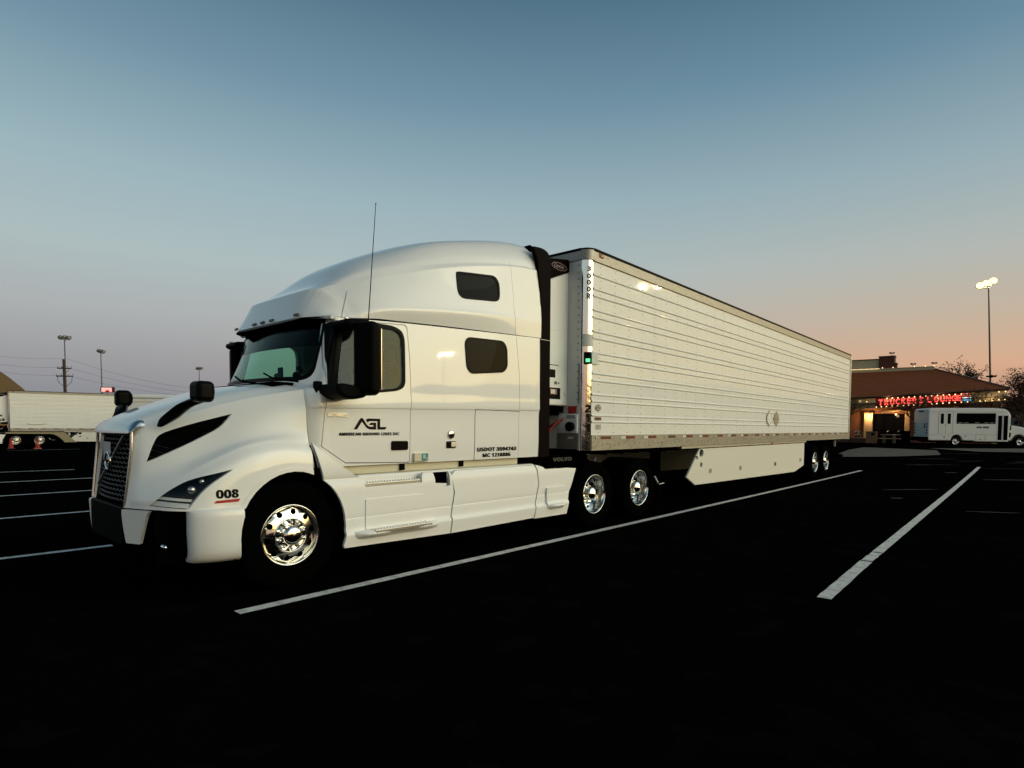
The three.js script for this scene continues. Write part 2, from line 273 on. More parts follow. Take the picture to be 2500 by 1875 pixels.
function dualWheel(parent, dual = true) {
  const w = new THREE.Group(); w.name = 'wheel'; parent.add(w);
  part(w, 'tyre', tyreG(0.27), M.tyre);
  if (dual) part(w, 'inner_tyre', tyreG(0.27).translate(0, 0, -0.33), M.tyre);
  part(w, 'rim', join(lathe([[0.262, -0.165], [0.262, -0.06], [0.268, -0.03], [0.276, -0.012], [0.285, 0.006], [0.2935, 0.009], [0.2975, 0.0], [0.297, -0.015]]), discHoles(0.105, 0.264, 0.222, 0.026, 10, (r) => -0.165 + (r < 0.18 ? -0.012 : -0.012 * Math.max(0, 1 - (r - 0.18) / 0.03)), 0)), M.chrome);
  part(w, 'hub_cap', lathe([[0.11, -0.18], [0.108, -0.05], [0.1, -0.035], [0.085, -0.02], [0.05, 0.0], [0.001, 0.012]], 36), M.chrome);
  for (let k = 0; k < 10; k++) { const a = k / 10 * Math.PI * 2, m = part(w, 'lug_nut', nutG, M.chrome); m.position.set(Math.cos(a) * 0.143, Math.sin(a) * 0.143, -0.165); }
  part(w, 'brake_drum', disc(0.255, 0.2, 32).translate(0, 0, -0.3), M.matt);
  return w;
}
{
  const a = steerWheel(tractor); for (const c of a.children) if (/rim|cap|nut/.test(c.name)) { c.scale.set(0.955, 0.955, 1); c.position.x *= 0.955; c.position.y *= 0.955; } a.position.set(0, 0.498, 1.15);
  const b = a.clone(); b.rotation.y = Math.PI; b.position.set(0, 0.498, -1.15); tractor.add(b);
  const c = dualWheel(tractor); c.position.set(4.81, 0.498, 1.21);
  for (const [x, s] of [[6.13, 1], [4.81, -1], [6.13, -1]]) { const d = c.clone(); d.position.set(x, 0.498, 1.21 * s); if (s < 0) d.rotation.y = Math.PI; tractor.add(d); }
}

// hood: rows from the crown down to the wheel arch, each from nose to cowl
const hoodRows = [
  [[-1.115, 1.445, 0], [-1.085, 1.535, 0], [-0.97, 1.615, 0], [-0.7, 1.72, 0], [-0.4, 1.83, 0], [-0.12, 1.895, 0], [0.085, 1.925, 0]],
  [[-1.11, 1.445, 0.25], [-1.08, 1.532, 0.27], [-0.96, 1.61, 0.3], [-0.7, 1.715, 0.35], [-0.4, 1.822, 0.42], [-0.12, 1.89, 0.48], [0.10, 1.92, 0.5]],
  [[-1.09, 1.44, 0.44], [-1.055, 1.515, 0.46], [-0.93, 1.585, 0.5], [-0.68, 1.685, 0.58], [-0.38, 1.785, 0.68], [-0.11, 1.85, 0.78], [0.15, 1.89, 0.85]],
  [[-1.075, 1.40, 0.515], [-1.03, 1.455, 0.55], [-0.9, 1.53, 0.61], [-0.65, 1.625, 0.71], [-0.36, 1.72, 0.83], [-0.09, 1.79, 0.94], [0.185, 1.845, 1.05]],
  [[-1.09, 1.25, 0.525], [-1.04, 1.27, 0.60], [-0.88, 1.36, 0.69], [-0.62, 1.46, 0.80], [-0.35, 1.56, 0.92], [-0.09, 1.63, 1.015], [0.185, 1.66, 1.10]],
  [[-1.12, 1.05, 0.515], [-1.06, 1.06, 0.63], [-0.9, 1.14, 0.77], [-0.62, 1.27, 0.90], [-0.35, 1.38, 1.01], [-0.09, 1.43, 1.07], [0.185, 1.45, 1.12]],
  [[-1.14, 0.93, 0.51], [-1.07, 0.94, 0.68], [-0.91, 1.03, 0.88], [-0.66, 1.19, 1.01], [-0.37, 1.33, 1.09], [-0.09, 1.375, 1.125], [0.185, 1.35, 1.145]],
  [[-1.15, 0.86, 0.505], [-1.075, 0.87, 0.72], [-0.92, 0.92, 0.98], [-0.70, 1.06, 1.10], [-0.38, 1.22, 1.17], [-0.09, 1.27, 1.19], [0.2, 1.23, 1.19]],
  [[-1.16, 0.8, 0.5], [-1.06, 0.8, 0.77], [-0.9, 0.795, 1.03], [-0.70, 0.79, 1.15], [-0.38, 0.79, 1.20], [-0.09, 0.79, 1.21], [0.2, 0.79, 1.21]],
].map((r) => r.map((p) => V(...p)));
for (const [k, t] of [[6, 0.24], [3, 0.2]]) { const a = hoodRows[k - 1], b = hoodRows[k], c = hoodRows[k + 1]; hoodRows.splice(k + 1, 0, b.map((p, j) => p.clone().lerp(c[j], t + (j < 2 ? 0.2 : 0)))); hoodRows.splice(k, 0, b.map((p, j) => p.clone().lerp(a[j], t + (j < 2 ? 0.2 : 0)))); }
const mirrorRows = (rows) => [...rows.slice(1).reverse().map((r) => r.map((p) => V(p.x, p.y, -p.z))), ...rows];
const hoodG = surf(mirrorRows(hoodRows), 7, 5);
const both = (pts, z0, z1, r, f = prism) => [f(pts, z0, z1, r), f(pts, -z1, -z0, r)];
const archPts = (k, x0 = 0.015, y0 = 0.53) => { const o = []; for (let i = 0; i < 40; i++) { const a = i / 40 * Math.PI * 2; o.push([x0 + Math.cos(a) * (0.505 + k), y0 + Math.sin(a) * (0.557 + k)]); } return o; };
const ventPts = [[-1.045, 1.195, 0.01], [-0.965, 1.39, 0.1], [-0.765, 1.487, 0.12], [-0.40, 1.607, 0.02], [-0.50, 1.50, 0.12], [-0.63, 1.404, 0.06]];
const smooth = (pts, n = 6) => { const c = new THREE.CatmullRomCurve3(pts.map(([x, y]) => V(x, y, 0)), false, 'centripetal'), o = []; for (let i = 0; i <= n * (pts.length - 1); i++) { const p = c.getPoint(i / n / (pts.length - 1)); o.push([p.x, p.y]); } return o; };
const ventTop = smooth([[-1.02, 1.185], [-0.965, 1.34], [-0.92, 1.415], [-0.765, 1.487], [-0.40, 1.607]], 3), ventBot = smooth([[-1.02, 1.185], [-0.83, 1.29], [-0.63, 1.404], [-0.5, 1.49], [-0.40, 1.607]], 3);
const ventBits = ventTop.slice(1).map((p, i) => i === 0 ? [ventTop[0], p, ventBot[1]] : i === ventTop.length - 2 ? [ventTop[i], p, ventBot[i]] : [ventTop[i], p, ventBot[i + 1], ventBot[i]]);
const lampPts = [[-1.05, 0.832, 0.01], [-0.965, 0.94, 0.06], [-0.81, 1.055, 0.12], [-0.51, 1.132, 0.02], [-0.69, 1.008, 0.12], [-0.775, 0.915, 0.1], [-0.845, 0.808, 0.02]];
let hood = shell(hoodG, 0.03, true);
hood = cut(hood, ...both(archPts(0), 0.75, 1.5, 0), ...ventBits.flatMap((p) => both(p, 0.45, 1.3, 0)), ...both(lampPts, 0.6, 1.4, 0.02));
P('hood', hood, M.paint);
{
  // wheel-arch lip standing proud, vent mesh, lamps, all on the hood's own surface
  const lip = cut(common(shell(hoodG, 0.034, true, 0.006), prism([...archPts(0.035)], 0.9, 1.5)), prism(archPts(0), 0.9, 1.5));
  P('arch_lip', lip, M.paint);
  const deep = surf(mirrorRows(hoodRows), 5, 3);
  P('hood_vent', common(shell(deep, 0.02, true, -0.034), prism([[-1.12, 1.15], [-1.02, 1.42], [-0.78, 1.53], [-0.36, 1.64], [-0.45, 1.46], [-0.6, 1.36]], 0.45, 1.3)), M.black);
  for (let k = 0; k < 6; k++) { const y = 1.16 + k * 0.05; P('vent_slat', common(shell(deep, 0.012, true, -0.022), prism([[-1.0 + k * 0.04, y], [-0.48 + k * 0.05, y + 0.23], [-0.48 + k * 0.05, y + 0.242], [-1.0 + k * 0.04, y + 0.012]], 0.45, 1.3)), M.black); }
  for (const s of [1, -1]) {
    const lp = (pts, z0, z1, r) => s > 0 ? prism(pts, z0, z1, r) : prism(pts, -z1, -z0, r);
    const lampBody = P('headlight', common(shell(deep, 0.02, true, -0.07), lp(lampPts, 0.55, 1.4, 0.02)), M.black);
    part(lampBody, 'light_bar', common(shell(deep, 0.03, true, -0.02), lp([[-1.045, 0.836], [-0.84, 0.814], [-0.825, 0.850], [-1.01, 0.872]], 0.55, 1.4)), M.plastic);
    part(lampBody, 'light_bar', common(shell(deep, 0.02, true, -0.03), lp([[-0.995, 0.886], [-0.815, 0.866], [-0.805, 0.886], [-0.975, 0.905]], 0.55, 1.4)), M.plastic);
    const pr = (x, y, r) => { const g = new THREE.SphereGeometry(r, 16, 12); g.translate(x, y, 0); return g; };
    const at = (x, y) => { let best = null, bd = 9; for (const row of deep) for (const v of row) { const d = Math.hypot(v.x - x, v.y - y); if (v.z * s > 0.4 && d < bd) { bd = d; best = v; } } return best.z; };
    for (const [x, y, r] of [[-0.80, 0.965, 0.034], [-0.72, 1.03, 0.024]]) part(lampBody, 'projector_lens', pr(x, y, r).translate(0, 0, at(x, y) - s * 0.055), M.alu);
    part(lampBody, 'clear_cover', common(shell(deep, 0.004, true, -0.006), lp(lampPts, 0.55, 1.4, 0.02)), M.lens);
  }
  // engine bay and wheel well behind the skins
  P('wheel_well', join(bbox(-0.55, 0.62, 0.35, 1.36, -0.62, 0.62), bbox(-0.9, 0.2, 0.85, 1.25, -0.5, 0.5)), M.matt);
  for (const s of [1, -1]) P('arch_liner', new THREE.CylinderGeometry(1, 1, 0.62, 40, 1, true, -Math.PI * 0.62, Math.PI * 1.24).rotateX(-Math.PI / 2).scale(0.545, 0.59, 1).translate(0.015, 0.53, s * 0.86), M.matt);
  const armG = (s) => {                                             // broad flat stalk leaning out from the hood flank up to the mirror
    const R2 = [[[-0.955, 1.49, 0.70], [-0.94, 1.55, 0.72], [-0.90, 1.61, 0.78], [-0.85, 1.68, 0.9], [-0.76, 1.725, 1.06]], [[-0.93, 1.485, 0.73], [-0.89, 1.53, 0.78], [-0.84, 1.575, 0.84], [-0.80, 1.64, 0.93], [-0.70, 1.70, 1.08]], [[-0.84, 1.53, 0.72], [-0.80, 1.565, 0.76], [-0.77, 1.61, 0.82], [-0.74, 1.66, 0.92], [-0.68, 1.71, 1.07]]];
    return shell(surf(R2.map((r) => r.map((p) => V(p[0], p[1], p[2] * s))), 5, 4), 0.03, s > 0);
  };
  for (const s of [1, -1]) {
    const z = (k) => k * s;
    const m = P('hood_mirror', join(new RoundedBoxGeometry(0.15, 0.175, 0.17, 4, 0.045).rotateY(0.15 * s).translate(-0.735, 1.78, z(1.1)), armG(s)), M.gloss);
    part(m, 'mirror_glass', new THREE.CircleGeometry(0.06, 20).rotateY(Math.PI / 2).translate(-0.657, 1.78, z(1.1)), M.chrome);
  }
}
// grille and its surround
{
  const xg = (y) => -1.075 - (1.44 - y) * 0.095;
  const arc = (z) => 0.045 * (z / 0.5) ** 2;
  const face = []; for (let i = 0; i <= 12; i++) { const y = 0.8 + i / 12 * 0.645; face.push([]); for (let j = 0; j <= 16; j++) { const z = -0.55 + j / 16 * 1.1; face[i].push(V(xg(y) + arc(z) - 0.005, y, z)); } }
  const grille = P('grille', shell(face, 0.03, false), M.matt);
  const wave = [];
  for (let row = 0; row < 15; row++) {
    const y0 = 0.835 + row * 0.0405;
    for (let c = 0; c < 12; c++) {
      const z0 = -0.51 + c * 0.086 + (row % 2) * 0.043; if (z0 + 0.07 > 0.5) continue;
      const pts = [[0, 0.004], [0.014, 0.004], [0.026, 0.018], [0.052, 0.018], [0.064, 0.004], [0.078, 0.004]];
      for (let k = 0; k < 5; k++) { const a = pts[k], b = pts[k + 1], za = z0 + a[0], zb = z0 + b[0], ya = y0 + a[1], yb = y0 + b[1]; wave.push(bar(V(xg(ya) + arc(za) - 0.012, ya, za), V(xg(yb) + arc(zb) - 0.012, yb, zb), 0.0028, 0.0028, 5)); }
    }
  }
  const gw = part(grille, 'grille_wave', join(wave), std(0.3, 0.3, 0.29, 0.35, 0.6)); gw.userData.kind = 'stuff';
  part(grille, 'diagonal_bar', bar(V(xg(1.41) - 0.022, 1.41, 0.33), V(xg(0.95) - 0.022, 0.95, -0.33), 0.011, 0.011, 6), M.alu);
  part(grille, 'emblem_ring', join(new THREE.TorusGeometry(0.075, 0.013, 8, 28).rotateY(Math.PI / 2).translate(xg(1.17) - 0.035, 1.17, -0.03), bbox(xg(1.17) - 0.045, xg(1.17) - 0.03, 1.155, 1.185, -0.07, 0.01)), M.chrome);
  const pl = part(grille, 'licence_plate', box(xg(1.24) - 0.04, xg(1.24) - 0.03, 1.17, 1.345, -0.19, 0.02, 0.004), M.pale);
  P('grille_surround', join(
    shell(surf([[-1.155, 1.425], [-1.15, 1.445], [-1.115, 1.492], [-1.075, 1.517], [-1.05, 1.518]].map(([x, y], i) => [-1, -0.96, -0.7, 0, 0.7, 0.96, 1].map((k) => V(x + 0.05 * k * k, y - (Math.abs(k) > 0.98 ? 0.012 * i : 0), k * (0.555 - 0.006 * i)))), 4, 4), 0.02, true),
    [1, -1].map((s) => tube([V(-1.095, 1.44, s * 0.53), V(-1.10, 1.3, s * 0.535), V(-1.125, 1.05, s * 0.525), V(-1.15, 0.81, s * 0.51)], 0.014, 20, 8))), M.bright);
}
// bumper
{
  P('bumper_centre', bevel([[-0.5, 0.47], [-0.52, 0.80], [0.52, 0.80], [0.5, 0.47]], 0.1, 0.04, 0.012).rotateY(-Math.PI / 2).translate(-1.07, 0, 0), M.black);
  for (const s of [1, -1]) {
    const br = surf([[0.79, 0.52, 0.83], [0.77, 0.515, 0.79], [0.66, 0.52, 0.74], [0.52, 0.54, 0.69], [0.505, 0.545, 0.685]].map(([y, a, b]) => [0, 0.5, 1].map((k) => { const z = a + (b - a) * k; return V(-1.16 + (z - 0.5) * 0.42 + (0.79 - y) * 0.04, y, z * s); })), 4, 3);
    P('bumper_bracket', shell(br, 0.03, s < 0), M.paint);
    const rows = [0.795, 0.775, 0.6, 0.45, 0.39, 0.365].map((y, i) => { const k = [0.985, 1, 1.005, 0.995, 0.965, 0.93][i]; return [[-0.78, 0.97], [-0.825, 1.02], [-0.81, 1.085], [-0.75, 1.14], [-0.65, 1.185], [-0.52, 1.212], [-0.455, 1.218 - 0.0]].map(([x, z]) => V(x + (y < 0.6 ? (0.6 - y) * 0.06 : 0), y, z * k)); });
    const G = surf(rows, 5, 4), GM = s > 0 ? G : G.map((r) => r.map((v) => V(v.x, v.y, -v.z)));
    P('bumper_corner', cut(shell(GM, 0.02, s < 0), ...both(archPts(0.0), 0.8, 1.5, 0)), M.paint);
    P('fog_light', new THREE.SphereGeometry(0.055, 16, 10).scale(0.5, 0.6, 1.1).translate(-0.99, 0.5, s * 0.93), M.chrome);
  }
  P('bumper_air_intake', bbox(-1.04, -0.7, 0.34, 0.8, -0.9, 0.9), M.matt);
}
// cab and sleeper skin: plan outlines at several heights
const topY = (x) => 2.572 + 0.041 * (x - 0.48);
const levels = [ // t, xf, xw, zw, xd, zd, zr(door rear), zs(sleeper), front bulge
  [0.0, 0.24, 0.22, 1.06, 0.30, 1.13, 1.14, 1.15], [0.13, 0.24, 0.21, 1.07, 0.30, 1.14, 1.15, 1.16], [0.385, 0.24, 0.2, 1.08, 0.30, 1.15, 1.155, 1.165],
  [0.395, 0.24, 0.2, 1.085, 0.30, 1.158, 1.165, 1.174], [0.5, 0.2, 0.22, 1.075, 0.32, 1.14, 1.164, 1.174], [0.565, 0.10, 0.335, 1.0, 0.375, 1.105, 1.163, 1.1735],
  [0.75, 0.215, 0.45, 1.0, 0.47, 1.055, 1.158, 1.172], [0.93, 0.33, 0.525, 0.99, 0.53, 1.03, 1.15, 1.169], [1.0, 0.37, 0.545, 0.985, 0.55, 1.02, 1.145, 1.166]];
function cabLoop(L, off) {
  const [t, xf, xw, zw, xd, zd, zr, zs] = L, bul = t > 0.55;
  const h = [[xf, 0], bul ? [xf + (xw - xf) * 0.13, 0.4] : [xf, 0.4], bul ? [xf + (xw - xf) * 0.45, 0.74] : [xf, 0.74], bul ? [xf + (xw - xf) * 0.84, zw - 0.07] : [xf - 0.01, zw - 0.1], [xw, zw], [xd, zd], [xd + 0.12, zd + (zr - zd) * 0.15], [0.9, zd + (zr - zd) * 0.6], [1.35, zr], [2.3, zs], [3.1, zs], [3.48, zs - 0.004], [3.575, zs - 0.03], [3.6, 0.9], [3.6, 0.45]];
  const full = [...h, [3.6, 0], ...h.slice(1).reverse().map(([x, z]) => [x, -z])];
  const n = full.length, o = [];
  for (let i = 0; i < n; i++) { const a = full[(i + n - 1) % n], b = full[i], c = full[(i + 1) % n]; let nx = -(c[1] - a[1]), nz = c[0] - a[0]; const l = Math.hypot(nx, nz); nx /= l; nz /= l; o.push([b[0] - nx * off, b[1] - nz * off]); }
  return o.map(([x, z]) => { const yt = topY(Math.max(0.2, x)); return V(x, 1.105 + (t * (yt - 1.105)), z); });
}
function cabSolid(off, t0 = 0, t1 = 1) {                             // closed body, inset by off
  const L = levels.map((l) => cabLoop(l, off)), nl = L.length;
  const loops = L.map((p) => new THREE.CatmullRomCurve3(p, true, 'centripetal')), m = L[0].length * 4;
  const cols = []; for (let j = 0; j < m; j++) cols.push(new THREE.CatmullRomCurve3(loops.map((c) => c.getPoint(j / m)), false, 'centripetal'));
  const nv = (nl - 1) * 4, G = []; for (let i = 0; i <= nv; i++) { const t = t0 + (t1 - t0) * i / nv; G.push(cols.map((c) => c.getPoint(t))); G[i].push(G[i][0].clone()); }
  const N = normalsOf(G, false), R = G.length, C = G[0].length;
  for (let i = 0; i < R; i++) { const n = N[i][0].clone().add(N[i][C - 1]).normalize(); N[i][0] = n; N[i][C - 1] = n.clone(); }
  const flip = N[4][C >> 2].z * G[4][C >> 2].z < 0; if (flip) for (const r of N) for (const n of r) n.negate();
  const capTop = [], nt = []; const cap = (row, ny) => { const c = V(1.9, row.reduce((s, p) => s + p.y, 0) / row.length, 0); for (let j = 0; j < C - 1; j++) { const a = row[j], b = row[j + 1]; const tri = (b.clone().sub(a).cross(c.clone().sub(a)).y > 0) === (ny > 0) ? [a, b, c] : [b, a, c]; for (const v of tri) { capTop.push(...v.toArray()); nt.push(0, ny, 0); } } };
  cap(G[0], -1); cap(G[R - 1], 1);
  const e = new THREE.BufferGeometry(); e.setAttribute('position', new THREE.Float32BufferAttribute(capTop, 3)); e.setAttribute('normal', new THREE.Float32BufferAttribute(nt, 3));
  return { geo: join(sheetGeo(G, N, flip), e), G };
}
const cab0 = cabSolid(0), cabIn = cabSolid(0.045, 0.03, 0.975), cabIn2 = cabSolid(0.02, 0.015, 0.99), cabOut = cabSolid(-0.005), cabGl = cabSolid(0.018), cabGl2 = cabSolid(0.023);
const cabZ = (x, y) => { let best = 1.15, bd = 9; for (const r of cab0.G) for (const v of r) { if (v.z < 0.9) continue; const d = (v.x - x) ** 2 + ((v.y - y) * 1.0) ** 2; if (d < bd) { bd = d; best = v.z; } } return best; };
const skin = cut(cab0.geo, cabIn.geo);
const grow = (pts, k) => { const cx = pts.reduce((s, p) => s + p[0], 0) / pts.length, cy = pts.reduce((s, p) => s + p[1], 0) / pts.length; return pts.map(([x, y, r]) => [x + Math.sign(x - cx) * k, y + Math.sign(y - cy) * k, r]); };
const doorPts = [[0.495, 2.54, 0.03], [0.372, 1.79, 0.1], [0.322, 1.31, 0.01], [0.585, 1.142, 0.01], [1.363, 1.118, 0.01], [1.374, 1.7, 0.2], [1.358, 2.2, 0.1], [1.325, 2.585, 0.05]];
const doorGap = [[0.485, 2.546, 0.03], [0.364, 1.79, 0.1], [0.314, 1.306, 0.01], [0.583, 1.133, 0.01], [1.37, 1.109, 0.01], [1.381, 1.7, 0.2], [1.365, 2.2, 0.1], [1.332, 2.592, 0.05]];
const dwin = [[0.625, 2.475, 0.05], [1.18, 2.53, 0.1], [1.268, 2.46, 0.12], [1.272, 2.18, 0.2], [1.27, 1.95, 0.07], [1.19, 1.905, 0.07], [0.87, 1.868, 0.2], [0.5, 1.885, 0.06]];
const dwinOut = [[0.50, 2.535, 0.04], [0.80, 2.57, 0.1], [1.19, 2.56, 0.1], [1.298, 2.49, 0.12], [1.3, 2.18, 0.2], [1.298, 1.93, 0.07], [1.2, 1.877, 0.07], [0.87, 1.838, 0.1], [0.62, 1.80, 0.1], [0.378, 1.80, 0.02]];
const swin = [[2.165, 2.52], [2.215, 2.585], [2.80, 2.605], [2.872, 2.53], [2.882, 2.31], [2.81, 2.235], [2.27, 2.178], [2.195, 2.24]].map((p) => [p[0], p[1] - 0.035]);
const toolPts = [[2.342, 1.708], [3.128, 1.703], [3.122, 1.102], [2.336, 1.106]];
{
  const wsh = [[-0.955, 1.945, 0.13], [-0.90, 2.66, 0.02], [0.90, 2.66, 0.02], [0.955, 1.945, 0.13]];
  const windHole = prismX(wsh, -0.4, 0.75, 0.05);
  const groove = (a, b, w = 0.007, z0 = 1.05) => { const d = new THREE.Vector2(b[0] - a[0], b[1] - a[1]), q = new THREE.Vector2(-d.y, d.x).setLength(w / 2); return prism([[a[0] + q.x, a[1] + q.y], [b[0] + q.x, b[1] + q.y], [b[0] - q.x, b[1] - q.y], [a[0] - q.x, a[1] - q.y]], z0, 1.4); };
  const seam = [[3.062, 2.66], [3.085, 2.45], [3.12, 2.2], [3.132, 1.71], [3.124, 1.08]];
  let body = cut(skin, ...both(doorGap, 0.85, 1.4, 0), windHole, ...both(swin, 0.9, 1.4, 0.055), ...seam.slice(1).map((b, i) => cut(groove(seam[i], b), bbox(-5, 5, 0, 5, 0, 1.145))));
  P('cab_body', body, M.paint);
  const shellThin = cut(cab0.geo, cabIn.geo);
  for (const s of [1, -1]) {
    const pz = (pts, r) => s > 0 ? prism(pts, 0.85, 1.4, r) : prism(pts, -1.4, -0.85, r);
    const door = P('door', cut(common(shellThin, pz(doorPts, 0)), pz(dwin, 0.05)), M.paint);
    part(door, 'window_trim', cut(common(cut(cabOut.geo, cabIn2.geo), pz(dwinOut, 0.05)), pz(dwin, 0.05)), M.gloss);
    part(door, 'window', common(cut(cabGl.geo, cabGl2.geo), pz(grow(dwin, 0.012), 0.05)), M.glass);
    if (s > 0) {
      const hz = cabZ(1.23, 1.3);
      part(door, 'handle', join(bevel([[1.123, 1.25], [1.123, 1.349], [1.339, 1.347], [1.339, 1.25]], 0.016, 0.02, 0.004).translate(0, 0, hz - 0.004)), M.gloss);
      part(door, 'badge', cut(box(0.385, 0.605, 1.592, 1.632, cabZ(0.5, 1.6) - 0.004, cabZ(0.5, 1.6) + 0.008, 0.003), text('VNL 760', 0.393, 0.597, 1.597, 1.625, 0.02).translate(0, 0, cabZ(0.5, 1.6) + 0.004)), M.bright);
    }
    const w = P('sleeper_window', common(cut(cabOut.geo, cabIn2.geo), pz(swin, 0.055)), M.dark);
    part(w, 'window_seal', cut(common(cut(cabSolid(-0.008).geo, cabIn2.geo), pz(grow(swin, 0.012), 0.06)), pz(grow(swin, -0.012), 0.05)), M.gloss);
  }
  const tp = P('luggage_door', common(cut(cabSolid(-0.004).geo, cabIn.geo), prism(toolPts, 1.0, 1.4, 0.01)), M.paint);
  P('luggage_door_gap', cut(common(cut(cabSolid(-0.0015).geo, cabIn2.geo), prism(grow(toolPts, 0.006), 1.0, 1.4, 0.01)), prism(toolPts, 1.0, 1.4, 0.01)), M.matt);
  P('windshield', common(cut(cabGl.geo, cabGl2.geo), prismX(grow(wsh, 0.015), -0.4, 0.75, 0.05)), M.wind);
  P('windshield_seal', cut(common(cut(cabSolid(-0.002).geo, cabIn.geo), prismX(grow(wsh, 0.0), -0.4, 0.75, 0.05)), prismX([[-0.925, 1.985, 0.13], [-0.87, 2.7, 0.02], [0.87, 2.7, 0.02], [0.925, 1.985, 0.13]], -0.5, 0.8, 0.05)), M.gloss);
  // dark header behind the top of the windshield
  P('sun_visor', common(cut(cabGl2.geo, cabSolid(0.035).geo), prismX([[-0.93, 2.30], [-0.93, 2.62], [0.93, 2.62], [0.93, 2.30]], -0.4, 0.6, 0.06)), M.matt);
  // cab interior
  P('dashboard', join(box(0.36, 0.78, 1.45, 1.93, -1.0, 1.0, 0.06), box(0.30, 0.6, 1.9, 1.965, -0.85, 0.85, 0.03)), M.inside);
  P('steering_wheel', new THREE.TorusGeometry(0.23, 0.016, 8, 32).rotateY(Math.PI / 2).rotateZ(-0.5).translate(0.88, 1.9, 0.52), M.inside);
  for (const s of [1, -1]) P('seat', join(box(1.0, 1.5, 1.35, 1.62, s * 0.52 - 0.26, s * 0.52 + 0.26, 0.06), box(1.42, 1.58, 1.5, 2.2, s * 0.52 - 0.25, s * 0.52 + 0.25, 0.06), box(1.45, 1.57, 2.2, 2.4, s * 0.52 - 0.13, s * 0.52 + 0.13, 0.05)), M.inside);
  P('sleeper_curtain', bbox(1.72, 1.78, 1.15, 2.54, -1.05, 1.05), M.inside);
  P('phone_mount', join(bar(V(0.5, 1.95, 0.1), V(0.5, 2.03, 0.08), 0.012), box(0.47, 0.49, 2.0, 2.14, -0.04, 0.06, 0.008), new THREE.SphereGeometry(0.035, 10, 8).translate(0.5, 2.05, -0.11)), M.matt);
  P('dash_camera', join(new THREE.SphereGeometry(0.04, 10, 8).translate(0.45, 2.03, 0.42), box(0.43, 0.48, 1.95, 2.02, 0.36, 0.5, 0.02), new THREE.SphereGeometry(0.028, 10, 8).translate(0.46, 2.1, 0.45), new THREE.SphereGeometry(0.025, 10, 8).translate(0.46, 2.07, 0.5)), M.matt);
  // wipers lying along the glass foot
  for (const [z0, z1] of [[0.30, -0.28], [0.9, 0.38]]) P('wiper', join(tube([V(0.055 + 0.2 * z0 * z0, 1.93, z0), V(0.06 + 0.12 * ((z0 + z1) / 2) ** 2, 1.965, (z0 + z1) / 2), V(0.10 + 0.14 * z1 * z1, 2.03, z1)], 0.009, 16, 6)), M.matt);
  P('cowl_panel', join(box(0.0, 0.3, 1.86, 1.925, -0.8, 0.8, 0.02)), M.matt);
  // cream sill under the doors, its clips, and things fixed to the side
  const sill = P('cab_sill', box(0.50, 3.2, 1.01, 1.13, -1.09, 1.09, 0.02), M.cream);
  for (const x of [1.30, 2.17]) part(sill, 'clip', box(x - 0.03, x + 0.03, 1.03, 1.105, 1.08, 1.115, 0.004), M.black);
  P('step_riser', box(0.72, 3.5, 0.8, 1.008, -1.13, 1.13, 0.03), M.plastic);
  P('rear_underbody', bbox(3.1, 3.75, 0.75, 1.1, -1.05, 1.05), M.matt);
  P('fuel_cap', join(disc(0.05, 0.014, 28).translate(1.955, 1.415, cabZ(1.95, 1.4) + 0.004), new THREE.SphereGeometry(0.045, 20, 10).scale(1, 1, 0.2).translate(1.955, 1.415, cabZ(1.95, 1.4) + 0.012)), M.chrome);
  const hatch = P('hatch_latch', bevel([[1.885, 1.256], [1.885, 1.336], [2.03, 1.334], [2.03, 1.256]], 0.012, 0.015, 0.004).translate(0, 0, cabZ(1.95, 1.3) - 0.002), M.gloss);
  part(hatch, 'latch_lever', box(1.945, 2.02, 1.268, 1.325, cabZ(1.95, 1.3) + 0.008, cabZ(1.95, 1.3) + 0.02, 0.006), M.alu);
  const tag = P('toll_box', box(1.41, 1.605, 1.118, 1.212, 1.13, 1.178, 0.01), M.cream);
  part(tag, 'teal_sticker', join(box(1.51, 1.60, 1.128, 1.206, 1.176, 1.181, 0.002)), std(0.02, 0.22, 0.25, 0.5));
  part(tag, 'sticker_print', join(box(1.525, 1.56, 1.15, 1.195, 1.18, 1.1835, 0.002), box(1.57, 1.59, 1.135, 1.165, 1.18, 1.1835, 0.002)), std(0.4, 0.5, 0.5, 0.5));
  // lettering
  const put = (g) => { const p = g.attributes.position; g.computeBoundingBox(); const c = g.boundingBox.getCenter(V(0, 0, 0)), z = cabZ(c.x, c.y); for (let i = 0; i < p.count; i++) p.setZ(i, z + p.getZ(i) + 0.001); return g; };
  const putDoor = (g) => put(g).translate(0, 0, 0.005);
  const q = (pts, r = 0) => roundShape(pts.map(([x, y, rr]) => [0.671 + (x - 752) / 812 * 0.394, 1.469 + (594 - y) / 290 * 0.116, rr]), r);
  const aShape = q([[752, 590], [895, 335, 0.01], [945, 290, 0.016], [985, 330, 0.01], [1055, 455, 0.01], [1115, 520, 0.02], [1232, 520], [1232, 478], [1118, 478], [1160, 418, 0.01], [1298, 418], [1298, 594], [1150, 594, 0.02], [1070, 560, 0.02], [1010, 480, 0.02], [948, 392], [830, 590]]);
  P('company_logo', put(flat2([aShape])), M.wine);
  P('company_logo', put(flat2([q([[1040, 345], [1095, 312, 0.012], [1398, 316], [1398, 528], [1565, 528], [1530, 594], [1330, 594], [1330, 380], [1130, 380, 0.01], [1083, 412]])])), M.ink);
  P('company_name', put(text('AMERICAN GROUND LINES INC', 0.503, 1.229, 1.409, 1.4395)), M.ink);
  P('registration_text', putDoor(text('USDOT 3594743', 2.375, 3.08, 1.205, 1.252)), M.ink);
  P('registration_text', putDoor(text('MC 1218886', 2.472, 2.975, 1.132, 1.179)), M.ink);
}
